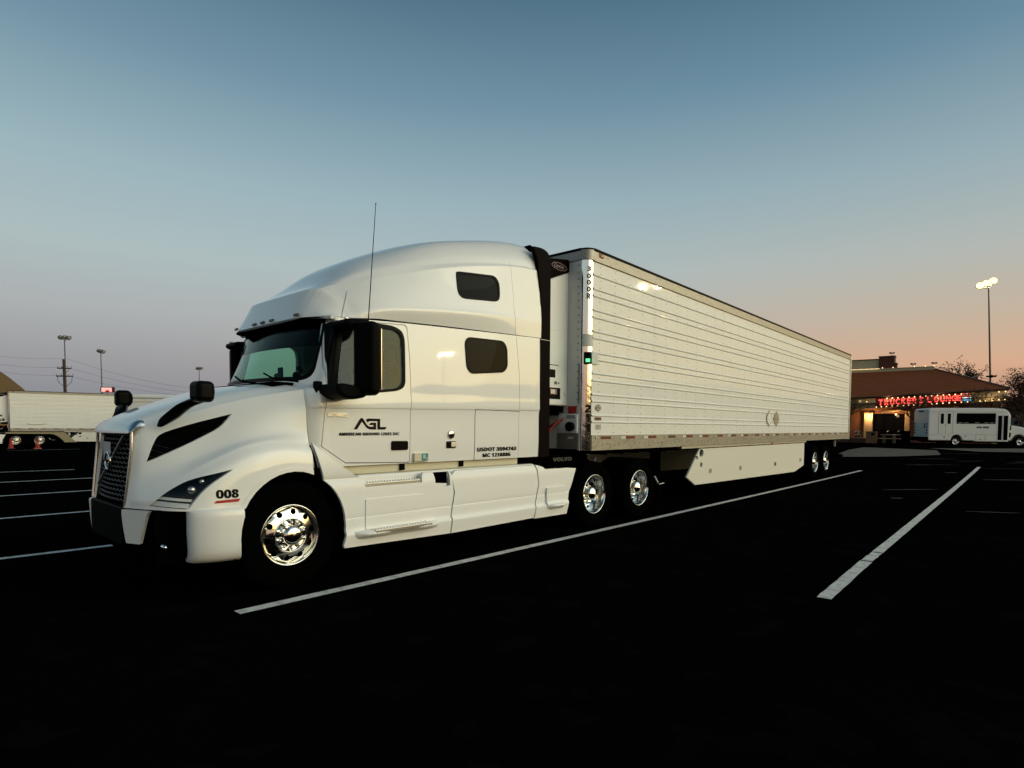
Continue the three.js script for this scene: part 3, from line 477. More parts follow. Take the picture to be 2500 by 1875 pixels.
// roof fairing
const fairRows = [
  [[.285,2.575, 0], [.31,2.63, 0], [.425,2.875, 0], [.6,2.985, 0], [.73,3.085, 0], [.97,3.29, 0], [1.22,3.435, 0], [1.9,3.70, 0], [2.5, 3.86, 0], [3.2, 3.985, 0], [3.58, 4.01, 0]],
  [[.288,2.575, .3], [.313,2.63, .3], [.428,2.875, .3], [.602,2.983, .33], [.73,3.08, .37], [.97,3.27, .45], [1.22,3.41, .5], [1.9,3.67, .55], [2.5, 3.83, 0.58], [3.2, 3.965, 0.6], [3.58, 3.99, 0.6]],
  [[.298,2.577, 0.55], [.322,2.63, 0.55], [.442,2.88, 0.55], [.61,2.977, 0.58], [.74,3.06, .63], [.98,3.215, .7], [1.22,3.33, .75], [1.9,3.6, .83], [2.5, 3.765, 0.87], [3.2, 3.90, 0.9], [3.58, 3.935, 0.9]],
  [[.312,2.577, 0.67], [.338,2.632, 0.67], [.472,2.887, 0.67], [.62,2.96, 0.70], [.75,3.03, .78], [.99,3.15, .85], [1.22,3.235, .9], [1.9,3.47, .99], [2.5, 3.61, 1.04], [3.2, 3.72, 1.065], [3.56, 3.76, 1.065]],
  [[.332,2.578, 0.75], [.362,2.635, 0.75], [.515,2.887, 0.75], [.635,2.942, 0.785], [.755,2.992, 0.83], [1.0,3.09, 0.905], [1.22,3.175, .95], [1.9,3.37, 1.04], [2.5, 3.495, 1.085], [3.2, 3.60, 1.105], [3.565, 3.62, 1.105]],
  [[.35,2.578, 0.79], [.382,2.635, 0.793], [.545,2.868, 0.80], [.655,2.905, 0.835], [.77,2.945, 0.88], [1.0,3.042, 0.95], [1.23,3.12, .99], [1.9,3.32, 1.08], [2.5, 3.46, 1.11], [3.2, 3.58, 1.12], [3.567, 3.60, 1.12]],
  [[.40,2.58, 0.88], [.43,2.625, 0.885], [.60,2.775, 0.91], [.69,2.80, 0.94], [.79,2.83, 0.98], [1.0,2.90, 1.04], [1.24,2.96, 1.075], [1.9,3.1, 1.12], [2.5, 3.2, 1.135], [3.2, 3.27, 1.14], [3.575, 3.28, 1.135]],
  [[.45,2.585, 0.965], [.475,2.60, 0.968], [.635,2.665, 0.99], [.72,2.68, 1.02], [.81,2.70, 1.06], [1.0,2.745, 1.115], [1.24,2.785, 1.145], [1.9,2.86, 1.17], [2.5, 2.905, 1.175], [3.1, 2.93, 1.163], [3.58, 2.93, 1.155]],
  [[.48,2.587, 1.0], [.50,2.595, 1.002], [.65,2.625, 1.015], [.73,2.64, 1.045], [.815,2.655, 1.08], [1.0,2.70, 1.13], [1.24,2.735, 1.163], [1.9,2.81, 1.185], [2.5, 2.865, 1.188], [3.1, 2.90, 1.168], [3.58, 2.9, 1.155]],
  [[.50,2.588, 1.02], [.52,2.589, 1.022], [.66,2.592, 1.035], [.735,2.595, 1.055], [.82,2.60, 1.083], [1.0,2.613, 1.115], [1.24,2.62, 1.132], [1.9,2.648, 1.15], [2.5, 2.668, 1.158], [3.1, 2.69, 1.158], [3.58, 2.708, 1.15]],
].map((r) => r.map((p) => V(...p))).map((r, i) => {
  const o = r.map((p) => p.clone()); if (i < 3) for (let j = 7; j < 11; j++) o[j].y += 0.03;
  o.splice(3, 0, o[2].clone().lerp(o[3], 0.35)); o.splice(2, 0, o[2].clone().lerp(o[1], 0.3));
  return o;
});
for (const k of [5, 4]) { const a = fairRows[k - 1], b = fairRows[k], c = fairRows[k + 1]; fairRows.splice(k + 1, 0, b.map((p, j) => p.clone().lerp(c[j], j < 6 ? 0.26 : 0.14))); fairRows.splice(k, 0, b.map((p, j) => p.clone().lerp(a[j], j < 6 ? 0.26 : 0.14))); }
const fairG = surf(mirrorRows(fairRows), 5, 3);
{
  const uwin = [[2.07, 3.295], [2.10, 3.315], [2.68, 3.375], [2.755, 3.30], [2.75, 3.13], [2.69, 3.075], [2.14, 3.022], [2.07, 3.075]].map((p) => [p[0] + 0.01, p[1] - 0.01]);
  const sh = shell(fairG, 0.03, true);
  const seam = (a, b, w) => { const d = new THREE.Vector2(b[0] - a[0], b[1] - a[1]), q = new THREE.Vector2(-d.y, d.x).setLength(w / 2); return prism([[a[0] + q.x, a[1] + q.y], [b[0] + q.x, b[1] + q.y], [b[0] - q.x, b[1] - q.y], [a[0] - q.x, a[1] - q.y]], 0.9, 1.4); };
  const roof = P('roof_fairing', cut(sh, ...both(uwin, 0.9, 1.4, 0.07), seam([0.785, 2.975], [0.60, 2.56], 0.008), seam([3.0, 3.62], [3.03, 3.0], 0.004), seam([3.03, 3.0], [3.06, 2.6], 0.006)), M.paint);
  for (const s of [1, -1]) {
    const w = P('upper_window', common(shell(fairG, 0.025, true, -0.004), s > 0 ? prism(uwin, 0.9, 1.4, 0.07) : prism(uwin, -1.4, -0.9, 0.07)), M.dark);
    part(w, 'window_seal', cut(common(shell(fairG, 0.02, true, 0.004), s > 0 ? prism(grow(uwin, 0.012), 0.9, 1.4, 0.07) : prism(grow(uwin, 0.012), -1.4, -0.9, 0.07)), s > 0 ? prism(grow(uwin, -0.012), 0.9, 1.4, 0.06) : prism(grow(uwin, -0.012), -1.4, -0.9, 0.06)), M.gloss);
  }
  // dark underside of the visor lip
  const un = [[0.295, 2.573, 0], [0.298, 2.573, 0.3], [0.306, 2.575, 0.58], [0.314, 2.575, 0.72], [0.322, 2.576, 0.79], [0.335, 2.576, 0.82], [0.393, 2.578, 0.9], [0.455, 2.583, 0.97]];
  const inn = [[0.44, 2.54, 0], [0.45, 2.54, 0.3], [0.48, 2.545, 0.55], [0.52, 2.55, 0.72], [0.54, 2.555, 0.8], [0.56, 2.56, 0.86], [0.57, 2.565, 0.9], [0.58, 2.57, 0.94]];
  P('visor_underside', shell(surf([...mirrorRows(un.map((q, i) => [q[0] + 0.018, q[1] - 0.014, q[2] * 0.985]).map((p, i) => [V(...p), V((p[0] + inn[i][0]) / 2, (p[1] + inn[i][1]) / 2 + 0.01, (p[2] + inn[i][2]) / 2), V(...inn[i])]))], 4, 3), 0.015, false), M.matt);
  for (const [x, y, z, a] of [[0.292, 2.604, 0, 0], [0.295, 2.605, 0.2, 0], [0.312, 2.606, 0.7, 0.1]]) for (const q of z ? [1, -1] : [1]) P('marker_light', new RoundedBoxGeometry(0.02, 0.026, 0.085, 2, 0.006).rotateY(a * q).translate(x - 0.004, y, z * q), std(0.03, 0.028, 0.008, 0.25));
}
// black side extenders behind the sleeper
for (const s of [1, -1]) {
  const pts = [[3.56, 1.09], [3.565, 2.7], [3.56, 3.3], [3.50, 3.72], [3.40, 3.90, 0.05], [3.62, 3.92, 0.1], [3.765, 3.87, 0.08], [3.795, 3.55, 0.1], [3.80, 1.09]];
  const e = P('side_extender', bevel(pts, 0.06, 0.01, 0.015).translate(0, 0, s > 0 ? 1.085 : -1.145), M.maroon);
  part(e, 'joint', bbox(3.57, 3.79, 2.688, 2.695, s > 0 ? 1.13 : -1.148, s > 0 ? 1.148 : -1.13), M.cream);
}
P('roof_extender', bevel([[3.5, 3.88], [3.5, 3.97], [3.75, 3.93], [3.78, 3.84]], 2.0, 0.03, 0.01).translate(0, 0, -1.0), M.matt);
P('sleeper_back', bbox(3.57, 3.6, 1.1, 3.9, -1.1, 1.1), M.matt);
// door mirrors
for (const s of [1, -1]) {
  const g = join(new RoundedBoxGeometry(0.15, 0.70, 0.25, 5, 0.06).rotateY(0.3).translate(0.62, 2.145, 1.455),
    bevel([[0.40, 2.47, 0.03], [0.42, 2.52, 0.05], [0.68, 2.545, 0.06], [0.70, 2.45, 0.05], [0.45, 2.44, 0.03]], 0.30, 0.04, 0.03).translate(0.04, 0, 1.08),
    bevel([[0.27, 1.90, 0.04], [0.27, 1.80, 0.06], [0.40, 1.745, 0.08], [0.60, 1.78, 0.08], [0.60, 1.86, 0.04], [0.40, 1.895, 0.04]], 0.36, 0.04, 0.03).translate(0.03, 0, 1.11));
  if (s < 0) { g.scale(1, 1, -1); const p = g.attributes.position, n = g.attributes.normal; for (let i = 0; i < p.count; i += 3) for (const a of [p, n]) for (let k = 0; k < 3; k++) { const t = a.array[(i + 1) * 3 + k]; a.array[(i + 1) * 3 + k] = a.array[(i + 2) * 3 + k]; a.array[(i + 2) * 3 + k] = t; } }
  const m = P('door_mirror', g, M.black);
  part(m, 'mirror_glass', box(-0.006, 0.006, -0.29, 0.29, -0.1, 0.1, 0.004).rotateY(0.3 * s).translate(0.697, 2.145, s * 1.45), M.chrome);
  part(m, 'mirror_glint', new THREE.SphereGeometry(0.02, 10, 8).scale(1.6, 0.6, 0.6).translate(0.5, 2.53, s * 1.3), M.chrome);
  P('mirror_hinge', box(0.27, 0.345, 1.80, 1.93, s * 1.1 - 0.03, s * 1.1 + 0.03, 0.015), M.black);
}
P('radio_antenna', join(bar(V(0.73, 2.49, 1.31), V(0.735, 2.53, 1.31), 0.012), bar(V(0.735, 2.53, 1.31), V(0.825, 3.69, 1.31), 0.0055, 0.003), new THREE.SphereGeometry(0.007, 8, 6).translate(0.825, 3.69, 1.31)), M.black);
// skirts along the side
{
  const prof = [[1.36, 1.147], [1.25, 1.18], [1.12, 1.195], [1.03, 1.192], [0.99, 1.178], [0.93, 1.205], [0.8, 1.212], [0.615, 1.212], [0.60, 1.206], [0.585, 1.212], [0.47, 1.215], [0.44, 1.235], [0.42, 1.235], [0.30, 1.215], [0.26, 1.212]];
  const rows = prof.map(([y, z]) => [0.05, 0.6, 1.6, 2.6, 3.6, 4.4].map((x) => V(x, y, z)));
  for (const s of [1, -1]) {
    const G = surf(rows, 3, 3).map((r) => r.map((v) => V(v.x, v.y, v.z * s))), sh = shell(G, 0.03, s < 0);
    const pz = (pts, r = 0) => s > 0 ? prism(pts, 0.9, 1.5, r) : prism(pts, -1.5, -0.9, r);
    const a = [[0.20, 1.345], [0.27, 1.285, 0.02], [0.51, 1.10, 0.05], [0.66, 1.005, 0.05], [0.735, 0.955], [0.745, 0.894], [1.465, 0.894], [1.47, 0.955], [1.50, 1.0], [1.885, 0.992], [1.905, 0.94], [1.925, 0.75], [1.875, 0.485], [1.872, 0.285], [0.50, 0.315]];
    const front = cut(common(sh, pz(a)), s > 0 ? prism(archPts(0), 0.9, 1.5) : prism(archPts(0), -1.5, -0.9), pz([[1.63, 1.1], [1.655, 0.875], [1.83, 0.86], [1.80, 0.83], [1.872, 0.835], [1.872, 1.1]]), pz([[1.36, 0.985, 0.02], [1.40, 1.02], [1.52, 1.02], [1.47, 0.962, 0.02]]), pz([[0.765, 0.49], [0.765, 0.75], [1.448, 0.75], [1.455, 0.49]], 0.03));
    const f = P('skirt_panel', front, M.plastic);
    part(f, 'step_pocket', common(shell(G, 0.02, s < 0, -0.02), pz([[0.74, 0.47], [0.74, 0.77], [1.47, 0.77], [1.47, 0.47]])), M.plastic);
    part(f, 'filler_recess', s > 0 ? bbox(1.6, 1.9, 0.8, 0.985, 1.1, 1.15) : bbox(1.6, 1.9, 0.8, 0.985, -1.15, -1.1), M.matt);
    const step = (x0, x1, y0, y1, z0, z1, n) => { const t = [box(x0, x1, y0, y1, s > 0 ? z0 : -z1, s > 0 ? z1 : -z0, 0.006)]; for (let k = 0; k < n; k++) for (let r = 0; r < 3; r++) t.push(new THREE.CylinderGeometry(0.008, 0.011, 0.01, 6).translate(x0 + (k + 0.5) / n * (x1 - x0), y1 + 0.004, s * (z0 + (r + 0.5) / 3 * (z1 - z0)))); for (let k = 0; k < n; k++) t.push(bbox(x0 + (k + 0.25) / n * (x1 - x0), x0 + (k + 0.75) / n * (x1 - x0), y0 + 0.01, y1 - 0.012, s > 0 ? z1 - 0.002 : -z1 - 0.003, s > 0 ? z1 + 0.003 : -z1 + 0.002)); return join(t); };
    P('step', step(0.75, 1.463, 0.893, 0.93, 1.05, 1.222, 20), M.alu);
    P('step', step(0.79, 1.52, 0.425, 0.468, 1.15, 1.355, 20), M.alu);
    const lower = (x0, x1) => { const q = surf([[0.385, 0.30], [0.43, 0.345], [0.458, 0.33], [0.462, 0.2]].map(([y, d]) => [x0, x0 + 0.16, (x0 + x1) / 2, x1 - 0.16, x1].map((x, i) => V(x, y - (i % 4 ? 0.0 : -0.0), s * (1.0 + (i % 4 ? d : 0.225) - (y < 0.41 && i % 4 ? 0.02 : 0))))), 5, 3); return shell(q, 0.012, s < 0); };
    P('step_shelf', lower(0.56, 1.74), M.plastic);
    const b = [[1.90, 0.945], [1.99, 1.0], [3.385, 1.0], [3.405, 0.95], [3.44, 0.745], [3.365, 0.46], [3.35, 0.30], [1.892, 0.283], [1.895, 0.485], [1.945, 0.75]];
    P('skirt_panel', common(sh, pz(b)), M.plastic);
    const c = [[3.425, 1.0], [3.56, 0.965], [3.60, 0.93], [4.10, 0.93], [4.29, 0.915], [4.2, 0.72, 0.1], [4.12, 0.575], [4.075, 0.28], [3.37, 0.287], [3.385, 0.46], [3.46, 0.745]];
    P('skirt_panel', cut(common(sh, pz(c)), pz([[3.64, 0.47], [3.64, 0.65], [3.97, 0.65], [3.97, 0.47]], 0.02)), M.plastic);
    P('step_back', common(shell(G, 0.02, s < 0, -0.035), pz([[3.6, 0.45], [3.6, 0.68], [4.0, 0.68], [4.0, 0.45]])), M.plastic);
    P('step', step(3.58, 4.03, 0.885, 0.915, 1.06, 1.225, 10), M.alu); P('step', step(3.66, 3.99, 0.425, 0.452, 1.15, 1.29, 8), M.alu); P('step_shelf', lower(3.55, 4.06), M.plastic);
    P('skirt_button', disc(0.022, 0.02, 14).translate(3.44, 0.935, s * 1.2), M.pale);
    P('fender_gap_seal', tube([V(0.192, 1.32, s * 1.152), V(0.215, 1.22, s * 1.178), V(0.235, 1.12, s * 1.19), V(0.235, 1.045, s * 1.2)], 0.012, 12, 6), M.matt);
  }
  P('fuel_tank', join(new THREE.CylinderGeometry(0.33, 0.33, 2.0, 28).rotateZ(Math.PI / 2).translate(2.6, 0.65, 0.78), new THREE.CylinderGeometry(0.33, 0.33, 2.0, 28).rotateZ(Math.PI / 2).translate(2.6, 0.65, -0.78)), M.matt);
}
// frame, fifth wheel, fenders
{
  P('chassis_frame', join(bbox(-0.9, 6.9, 0.62, 0.88, 0.36, 0.45), bbox(-0.9, 6.9, 0.62, 0.88, -0.45, -0.36), bbox(-0.1, 0.1, 0.4, 0.55, -1.0, 1.0), bbox(4.7, 4.92, 0.4, 0.62, -0.95, 0.95), bbox(6.02, 6.24, 0.4, 0.62, -0.95, 0.95), bbox(3.75, 4.4, 0.8, 0.98, -1.0, 1.0)), M.matt);
  P('fifth_wheel', join(new THREE.CylinderGeometry(0.48, 0.5, 0.08, 28).translate(5.4, 1.06, 0), bbox(5.1, 5.7, 0.88, 1.04, -0.45, 0.45)), M.matt);
  const ff = P('frame_fairing', bevel([[3.80, 1.12], [4.36, 1.10], [4.40, 0.94], [3.80, 0.94]], 0.03, 0.02, 0.006).translate(0, 0, 1.10), M.matt);
  part(ff, 'lettering', text('VOLVO', 3.89, 4.33, 1.02, 1.075, 0.004).translate(0, 0, 1.129), std(0.045, 0.043, 0.04, 0.5));
  for (const s of [1, -1]) P('mud_flap', bbox(6.78, 6.8, 0.25, 0.95, s * 0.95 - 0.27, s * 0.95 + 0.27), M.matt);
  P('flap_bracket', join(bar(V(6.66, 0.66, 1.2), V(6.8, 0.52, 1.2), 0.014), bar(V(6.82, 0.51, 1.2), V(7.0, 0.52, 1.2), 0.008)), M.pale);
}
// fender number and red dash, on the fender skin
{
  const num = common(shell(surf(mirrorRows(hoodRows), 7, 5), 0.012, true, 0.003), text('008', -0.655, -0.482, 0.888, 0.962, 0.6).translate(0, 0, 0.9));
  P('fleet_number', num, M.ink);
  P('fleet_stripe', common(shell(hoodG, 0.012, true, 0.003), prism([[-0.672, 0.85], [-0.655, 0.872], [-0.472, 0.88], [-0.485, 0.854]], 0.9, 1.4)), M.red);
}

// ------------------------------------------------------------------ the refrigerated trailer (world axes: x to the rear, side wall at z = 1.3)
const trailer = thing('semi_trailer', 'long white ribbed refrigerated trailer with bright front corner post and side skirt', 'trailer', [0, 0, 0], 0, 'white refrigerated trailers in the lot');
const T = (name, geo, mat, label) => part(trailer, name, geo, mat, label);
const lamps = [];
{
  const X0 = -0.02, X1 = 16.05, YB = 1.165, YR = 1.388, YT = 3.925;
  const rippleN = noise2(512, 4, 5), ripple = tex(512, (x, y, i) => { const v = 0.75 * rippleN[i] + 0.25 * nB[i]; return [v, v, v]; }); ripple.repeat.set(0.45, 0.6);
  const skinTex = tex(512, (x, y, i) => { const k = 1 - 0.03 * nC[i] - 0.03 * nB[i] - (nB[i] > 0.74 ? 0.03 : 0); return [k, k, k * 0.985].map(l2s); }, true); skinTex.repeat.set(0.25, 0.3);
  const skinM = phys(0.80, 0.80, 0.765, { roughness: 0.62, clearcoat: 0.35, clearcoatRoughness: 0.05, map: skinTex, bumpMap: ripple, bumpScale: 0.012 });
  const railTex = tex(512, (x, y, i) => { const k = 0.8 + 0.2 * nA[i] - (nB[i] > 0.62 ? 0.18 : 0); return [k, k * 0.985, k * 0.95].map(l2s); }, true); railTex.repeat.set(0.6, 2);
  const railM = std(0.36, 0.355, 0.33, 0.5, 0.85, { map: railTex, bumpMap: ripple, bumpScale: 0.004 });
  const postM = std(0.86, 0.85, 0.82, 0.1, 1, { bumpMap: ripple, bumpScale: 0.003 });
  // ribbed side wall
  const ribs = [3.713, 3.512, 3.412, 3.208, 3.106, 2.902, 2.806, 2.595, 2.495, 2.295, 2.19, 1.985, 1.886, 1.678, 1.584];
  for (const s of [1, -1]) {
    const prof = [[YT, 0]]; for (const y of ribs) prof.push([y + 0.024, 0], [y + 0.005, 0.014], [y - 0.002, 0.0145], [y - 0.018, 0]); prof.push([YR, 0]);
    const p = [], n = [], uv = [], nx = 24;
    for (let i = 0; i < prof.length - 1; i++) { const [ya, za] = prof[i], [yb, zb] = prof[i + 1], nn = V(0, zb - za, ya - yb).normalize();
      for (let j = 0; j < nx; j++) { const xa = X0 + (X1 - X0) * j / nx, xb = X0 + (X1 - X0) * (j + 1) / nx; const q = [[xa, ya, za], [xa, yb, zb], [xb, yb, zb], [xa, ya, za], [xb, yb, zb], [xb, ya, za]]; if (s < 0) q.reverse(); for (const [x, y, z] of q) { p.push(x, y, s * (1.3 + z)); n.push(nn.x, nn.y, s * nn.z); uv.push(x, y); } } }
    const g = new THREE.BufferGeometry(); g.setAttribute('position', new THREE.Float32BufferAttribute(p, 3)); g.setAttribute('normal', new THREE.Float32BufferAttribute(n, 3)); g.setAttribute('uv', new THREE.Float32BufferAttribute(uv, 2));
    const side = T('side_wall', g, skinM);
    const rv = new THREE.CylinderGeometry(0.007, 0.009, 0.006, 6).rotateX(Math.PI / 2), list = [];
    for (let k = 0; k < 38; k++) { const x = 0.17 + k * 0.42; for (let m = 0; m < 25; m++) { const y = 1.43 + m * 0.101; if (ribs.some((r) => Math.abs(r - y) < 0.022)) continue; list.push(rv.clone().translate(x, y, s * 1.303)); } }
    const r = part(side, 'rivet', join(list), std(0.56, 0.55, 0.5, 0.5)); r.userData.kind = 'stuff';
    const uvx = (g2) => { const q = g2.attributes.position, u = new Float32Array(q.count * 2); for (let i = 0; i < q.count; i++) { u[i * 2] = q.getX(i); u[i * 2 + 1] = q.getY(i) + q.getZ(i); } g2.setAttribute('uv', new THREE.BufferAttribute(u, 2)); return g2; };
    T('top_rail', uvx(join(bbox(X0, X1, YT - 0.005, 4.055, s > 0 ? 1.2 : -1.318, s > 0 ? 1.318 : -1.2), bbox(X0, X1, YT - 0.016, YT - 0.008, s > 0 ? 1.29 : -1.324, s > 0 ? 1.324 : -1.29))), railM);
    T('bottom_rail', uvx(join(bbox(X0, X1, YB, YR + 0.004, s > 0 ? 1.22 : -1.316, s > 0 ? 1.316 : -1.22), bbox(X0, X1, 1.28, 1.288, s > 0 ? 1.3 : -1.32, s > 0 ? 1.32 : -1.3))), railM);
    const rl = []; for (let k = 0; k < 100; k++) for (const y of [1.235, 1.26]) if ((k * 7 + Math.round(y * 100)) % 3) rl.push(rv.clone().translate(0.1 + k * 0.16, y, s * 1.319));
    const rr = T('rail_rivets', join(rl), std(0.2, 0.19, 0.16, 0.5)); rr.userData.kind = 'stuff';
    for (let k = 0; k < 22; k++) {
      const x = 0.07 + k * 0.724;
      T('reflector_strip', bbox(x, x + 0.14, 1.33, 1.372, s > 0 ? 1.316 : -1.32, s > 0 ? 1.32 : -1.316), k % 3 ? M.pale : std(0.3, 0.32, 0.2, 0.5));
      T('reflector_strip', bbox(x + 0.14, x + 0.43, 1.33, 1.372, s > 0 ? 1.316 : -1.32, s > 0 ? 1.32 : -1.316), k % 4 === 3 ? std(0.05, 0.01, 0.01, 0.5) : std(0.12, 0.006, 0.008, 0.4));
    }
    for (const x of [0.07, 5.2, 9.0]) T('side_marker', disc(0.016, 0.012, 12).translate(x + 0.02, 1.351, s * 1.322), M.pale);
    T('corner_post', uvx(new THREE.CylinderGeometry(0.12, 0.12, 2.76, 24, 1, true, 0, Math.PI * 2).translate(-0.02, 2.545, s * 1.18)), postM);
    T('corner_cap', uvx(join(new THREE.CylinderGeometry(0.138, 0.138, 0.14, 28).translate(-0.02, 3.99, s * 1.18))), railM);
    T('roof_corner', new THREE.CylinderGeometry(0.143, 0.143, 0.02, 28).translate(-0.02, 4.07, s * 1.18), M.black);
    T('rear_post', bbox(X1 - 0.005, X1 + 0.08, YB - 0.02, 4.06, s > 0 ? 1.2 : -1.325, s > 0 ? 1.325 : -1.2), M.brushed);
  }
  T('roof', join(bbox(X0, X1 + 0.07, 4.046, 4.085, -1.324, 1.324), bbox(-0.164, -0.01, 4.048, 4.085, -1.18, 1.18)), M.black);
  T('floor', bbox(X0, X1, YB + 0.02, 1.3, -1.2, 1.2), M.matt);
  T('rear_door', join(bbox(X1, X1 + 0.06, 1.3, 4.0, -1.2, -0.004), bbox(X1, X1 + 0.06, 1.3, 4.0, 0.004, 1.2)), M.plastic);
  T('front_wall', bbox(-0.14, -0.1, YB + 0.02, 3.93, -1.185, 1.185), phys(0.66, 0.66, 0.63, { roughness: 0.4 }));
  T('front_rail', bbox(-0.16, -0.1, 3.92, 4.06, -1.18, 1.18), railM);
  const fr = []; for (let k = 0; k < 26; k++) fr.push(new THREE.SphereGeometry(0.011, 6, 4).translate(-0.141, 1.3 + k * 0.102, 1.135)); const frv = T('front_rivets', join(fr), std(0.12, 0.12, 0.11, 0.5)); frv.userData.kind = 'stuff';
  T('amber_light', box(0.12, 0.22, 3.985, 4.02, 1.315, 1.335, 0.006), M.amber);
  T('clearance_light', box(0.10, 0.2, 4.018, 4.042, 1.31, 1.326, 0.006), std(0.25, 0.05, 0.008, 0.4));
  // reefer unit on the nose
  const ref = T('refrigeration_unit', bevel([[-0.62, 1.82, 0.05], [-0.13, 1.82], [-0.13, 3.775], [-0.62, 3.585, 0.05]], 1.9, 0.02, 0.02).translate(0, 0, -0.95), M.plastic);
  part(ref, 'cowl', bevel([[-0.62, 3.592, 0.03], [-0.12, 3.782], [-0.12, 3.965], [-0.62, 3.885, 0.04]], 1.92, 0.01, 0.02).translate(0, 0, -0.955), M.maroon);
  const oval = (a, b, x, y) => { const s = new THREE.Shape(); s.absellipse(x, y, a, b, 0, Math.PI * 2); return s; };
  const ringS = oval(0.19, 0.056, -0.385, 3.808); ringS.holes.push(new THREE.Path().absellipse(-0.385, 3.808, 0.178, 0.048, 0, Math.PI * 2, true));
  part(ref, 'logo_ring', flat2([ringS]).translate(0, 0, 0.966), std(0.28, 0.2, 0.22, 0.5));
  { const g = text('Carrier', -0.51, -0.27, 3.785, 3.84, 0.003, serif, 0.01), p = g.attributes.position; for (let i = 0; i < p.count; i++) p.setX(i, p.getX(i) + (p.getY(i) - 3.8) * 0.35); part(ref, 'logo_lettering', g.translate(0, 0, 0.966), std(0.3, 0.22, 0.23, 0.5)); }
  part(ref, 'panel_seam', bbox(-0.6, -0.36, 2.392, 2.402, 0.94, 0.951), M.matt);
  part(ref, 'side_crease', box(-0.555, -0.30, 2.9, 2.906, 0.945, 0.9535, 0.003).rotateZ(0).translate(0, 0, 0), M.plastic);
  part(ref, 'grab_recess', box(-0.6, -0.43, 2.215, 2.335, 0.93, 0.954, 0.02), M.gloss);
  part(ref, 'model_text', text('X', -0.465, -0.385, 2.122, 2.165).translate(0, 0, 0.951), M.ink); part(ref, 'model_text', text('4', -0.372, -0.34, 2.128, 2.158).translate(0, 0, 0.951), M.ink);
  const dsp = part(ref, 'control_panel', box(-0.6, -0.312, 1.908, 2.075, 0.93, 0.957, 0.01), M.gloss);
  part(dsp, 'screen_frame', box(-0.56, -0.40, 1.975, 2.055, 0.955, 0.961, 0.003), std(0.25, 0.12, 0.1, 0.5)); part(dsp, 'screen', box(-0.55, -0.45, 1.985, 2.045, 0.96, 0.9635, 0.002), std(0.72, 0.68, 0.6, 0.4));
  part(ref, 'latch', box(-0.215, -0.20, 1.96, 2.02, 0.945, 0.956, 0.004), M.cream);
  T('reefer_bracket', join(bbox(-0.5, -0.13, 1.68, 1.82, -0.8, 0.8), bevel([[-0.16, 1.72], [-0.16, 1.81], [-0.5, 1.81]], 0.05).translate(0, 0, 0.85)), M.matt);
  T('connection_panel', box(-0.17, -0.13, 1.42, 1.70, 0.82, 1.155, 0.01), M.plastic);
  T('red_placard', bbox(-0.15, -0.1445, 1.707, 1.816, 0.975, 1.125), M.red);
  T('maker_label', join(bbox(-0.178, -0.169, 1.635, 1.685, 0.975, 1.05), bbox(-0.178, -0.169, 1.635, 1.685, 1.06, 1.125)), M.grey);
  T('socket', join(new THREE.CylinderGeometry(0.062, 0.066, 0.06, 24).rotateZ(Math.PI / 2).translate(-0.2, 1.515, 1.052), new THREE.TorusGeometry(0.06, 0.012, 8, 24).rotateY(Math.PI / 2).translate(-0.225, 1.515, 1.052)), M.gloss);
  T('kick_plate', bbox(-0.155, -0.12, 1.19, 1.415, 0.78, 1.165), std(0.22, 0.22, 0.17, 0.5, 0.6));
  T('plate_label', bbox(-0.16, -0.1545, 1.335, 1.365, 0.985, 1.08), M.pale);
  T('air_line', tube([V(-0.15, 1.63, 0.9), V(-0.3, 1.56, 0.86), V(-0.42, 1.42, 0.8), V(-0.62, 1.3, 0.7), V(-0.9, 1.25, 0.6)], 0.014, 24, 8), M.red);
  T('air_line', tube([V(-0.15, 1.60, 0.8), V(-0.35, 1.5, 0.78), V(-0.5, 1.36, 0.72), V(-0.7, 1.28, 0.62), V(-0.95, 1.24, 0.5)], 0.014, 24, 8), M.matt);
  T('line_clamp', tube([V(-0.43, 1.40, 0.80), V(-0.5, 1.345, 0.77), V(-0.56, 1.32, 0.74)], 0.02, 8, 8), M.pale);
  // plates, lamp and lettering on the corner post
  const onPost = (g, phi, y) => g.rotateY(-phi).translate(-0.02 - Math.sin(phi) * 0.1215, y, 1.18 + Math.cos(phi) * 0.1215);
  const rows = [['3', 3.753, 3.82], ['0', 3.651, 3.719], ['0', 3.559, 3.629], ['0', 3.46, 3.533], ['R', 3.359, 3.438]];
  for (const [ch, a, b] of rows) T('post_number', onPost(text(ch, -0.033, 0.033, 0, b - a, 0.002), 0.62, a), std(0.05, 0.02, 0.012, 0.5));
  for (const [ch, a, b] of [['2', 1.722, 1.832], ['1', 1.583, 1.70], ['1', 1.438, 1.553]]) T('post_number', onPost(text(ch, ch === '1' ? -0.035 : -0.05, ch === '1' ? 0.03 : 0.05, 0, b - a, 0.002), 0.55, a), M.ink);
  T('post_patch', new THREE.CylinderGeometry(0.124, 0.124, 0.175, 20, 1, true, -1.3, 1.5).rotateY(0).translate(-0.02, 2.765, 1.18), M.pale);
  T('lamp_plate', join(box(-0.05, 0.11, 2.425, 2.60, 1.316, 1.322, 0.004), new THREE.CylinderGeometry(0.125, 0.125, 0.175, 20, 1, true, -0.6, 0.65).translate(-0.02, 2.512, 1.18)), M.pale);
  const lb = T('indicator_box', onPost(box(-0.05, 0.05, -0.085, 0.085, 0, 0.05, 0.008), 0.75, 2.505), M.black);
  part(lb, 'green_lamp', onPost(box(-0.03, 0.035, -0.06, -0.01, 0.045, 0.054, 0.006), 0.75, 2.505), std(0.02, 0.2, 0.05, 0.4, 0, { emissive: rgb(0.25, 1.3, 0.55), emissiveIntensity: 0.7 }));
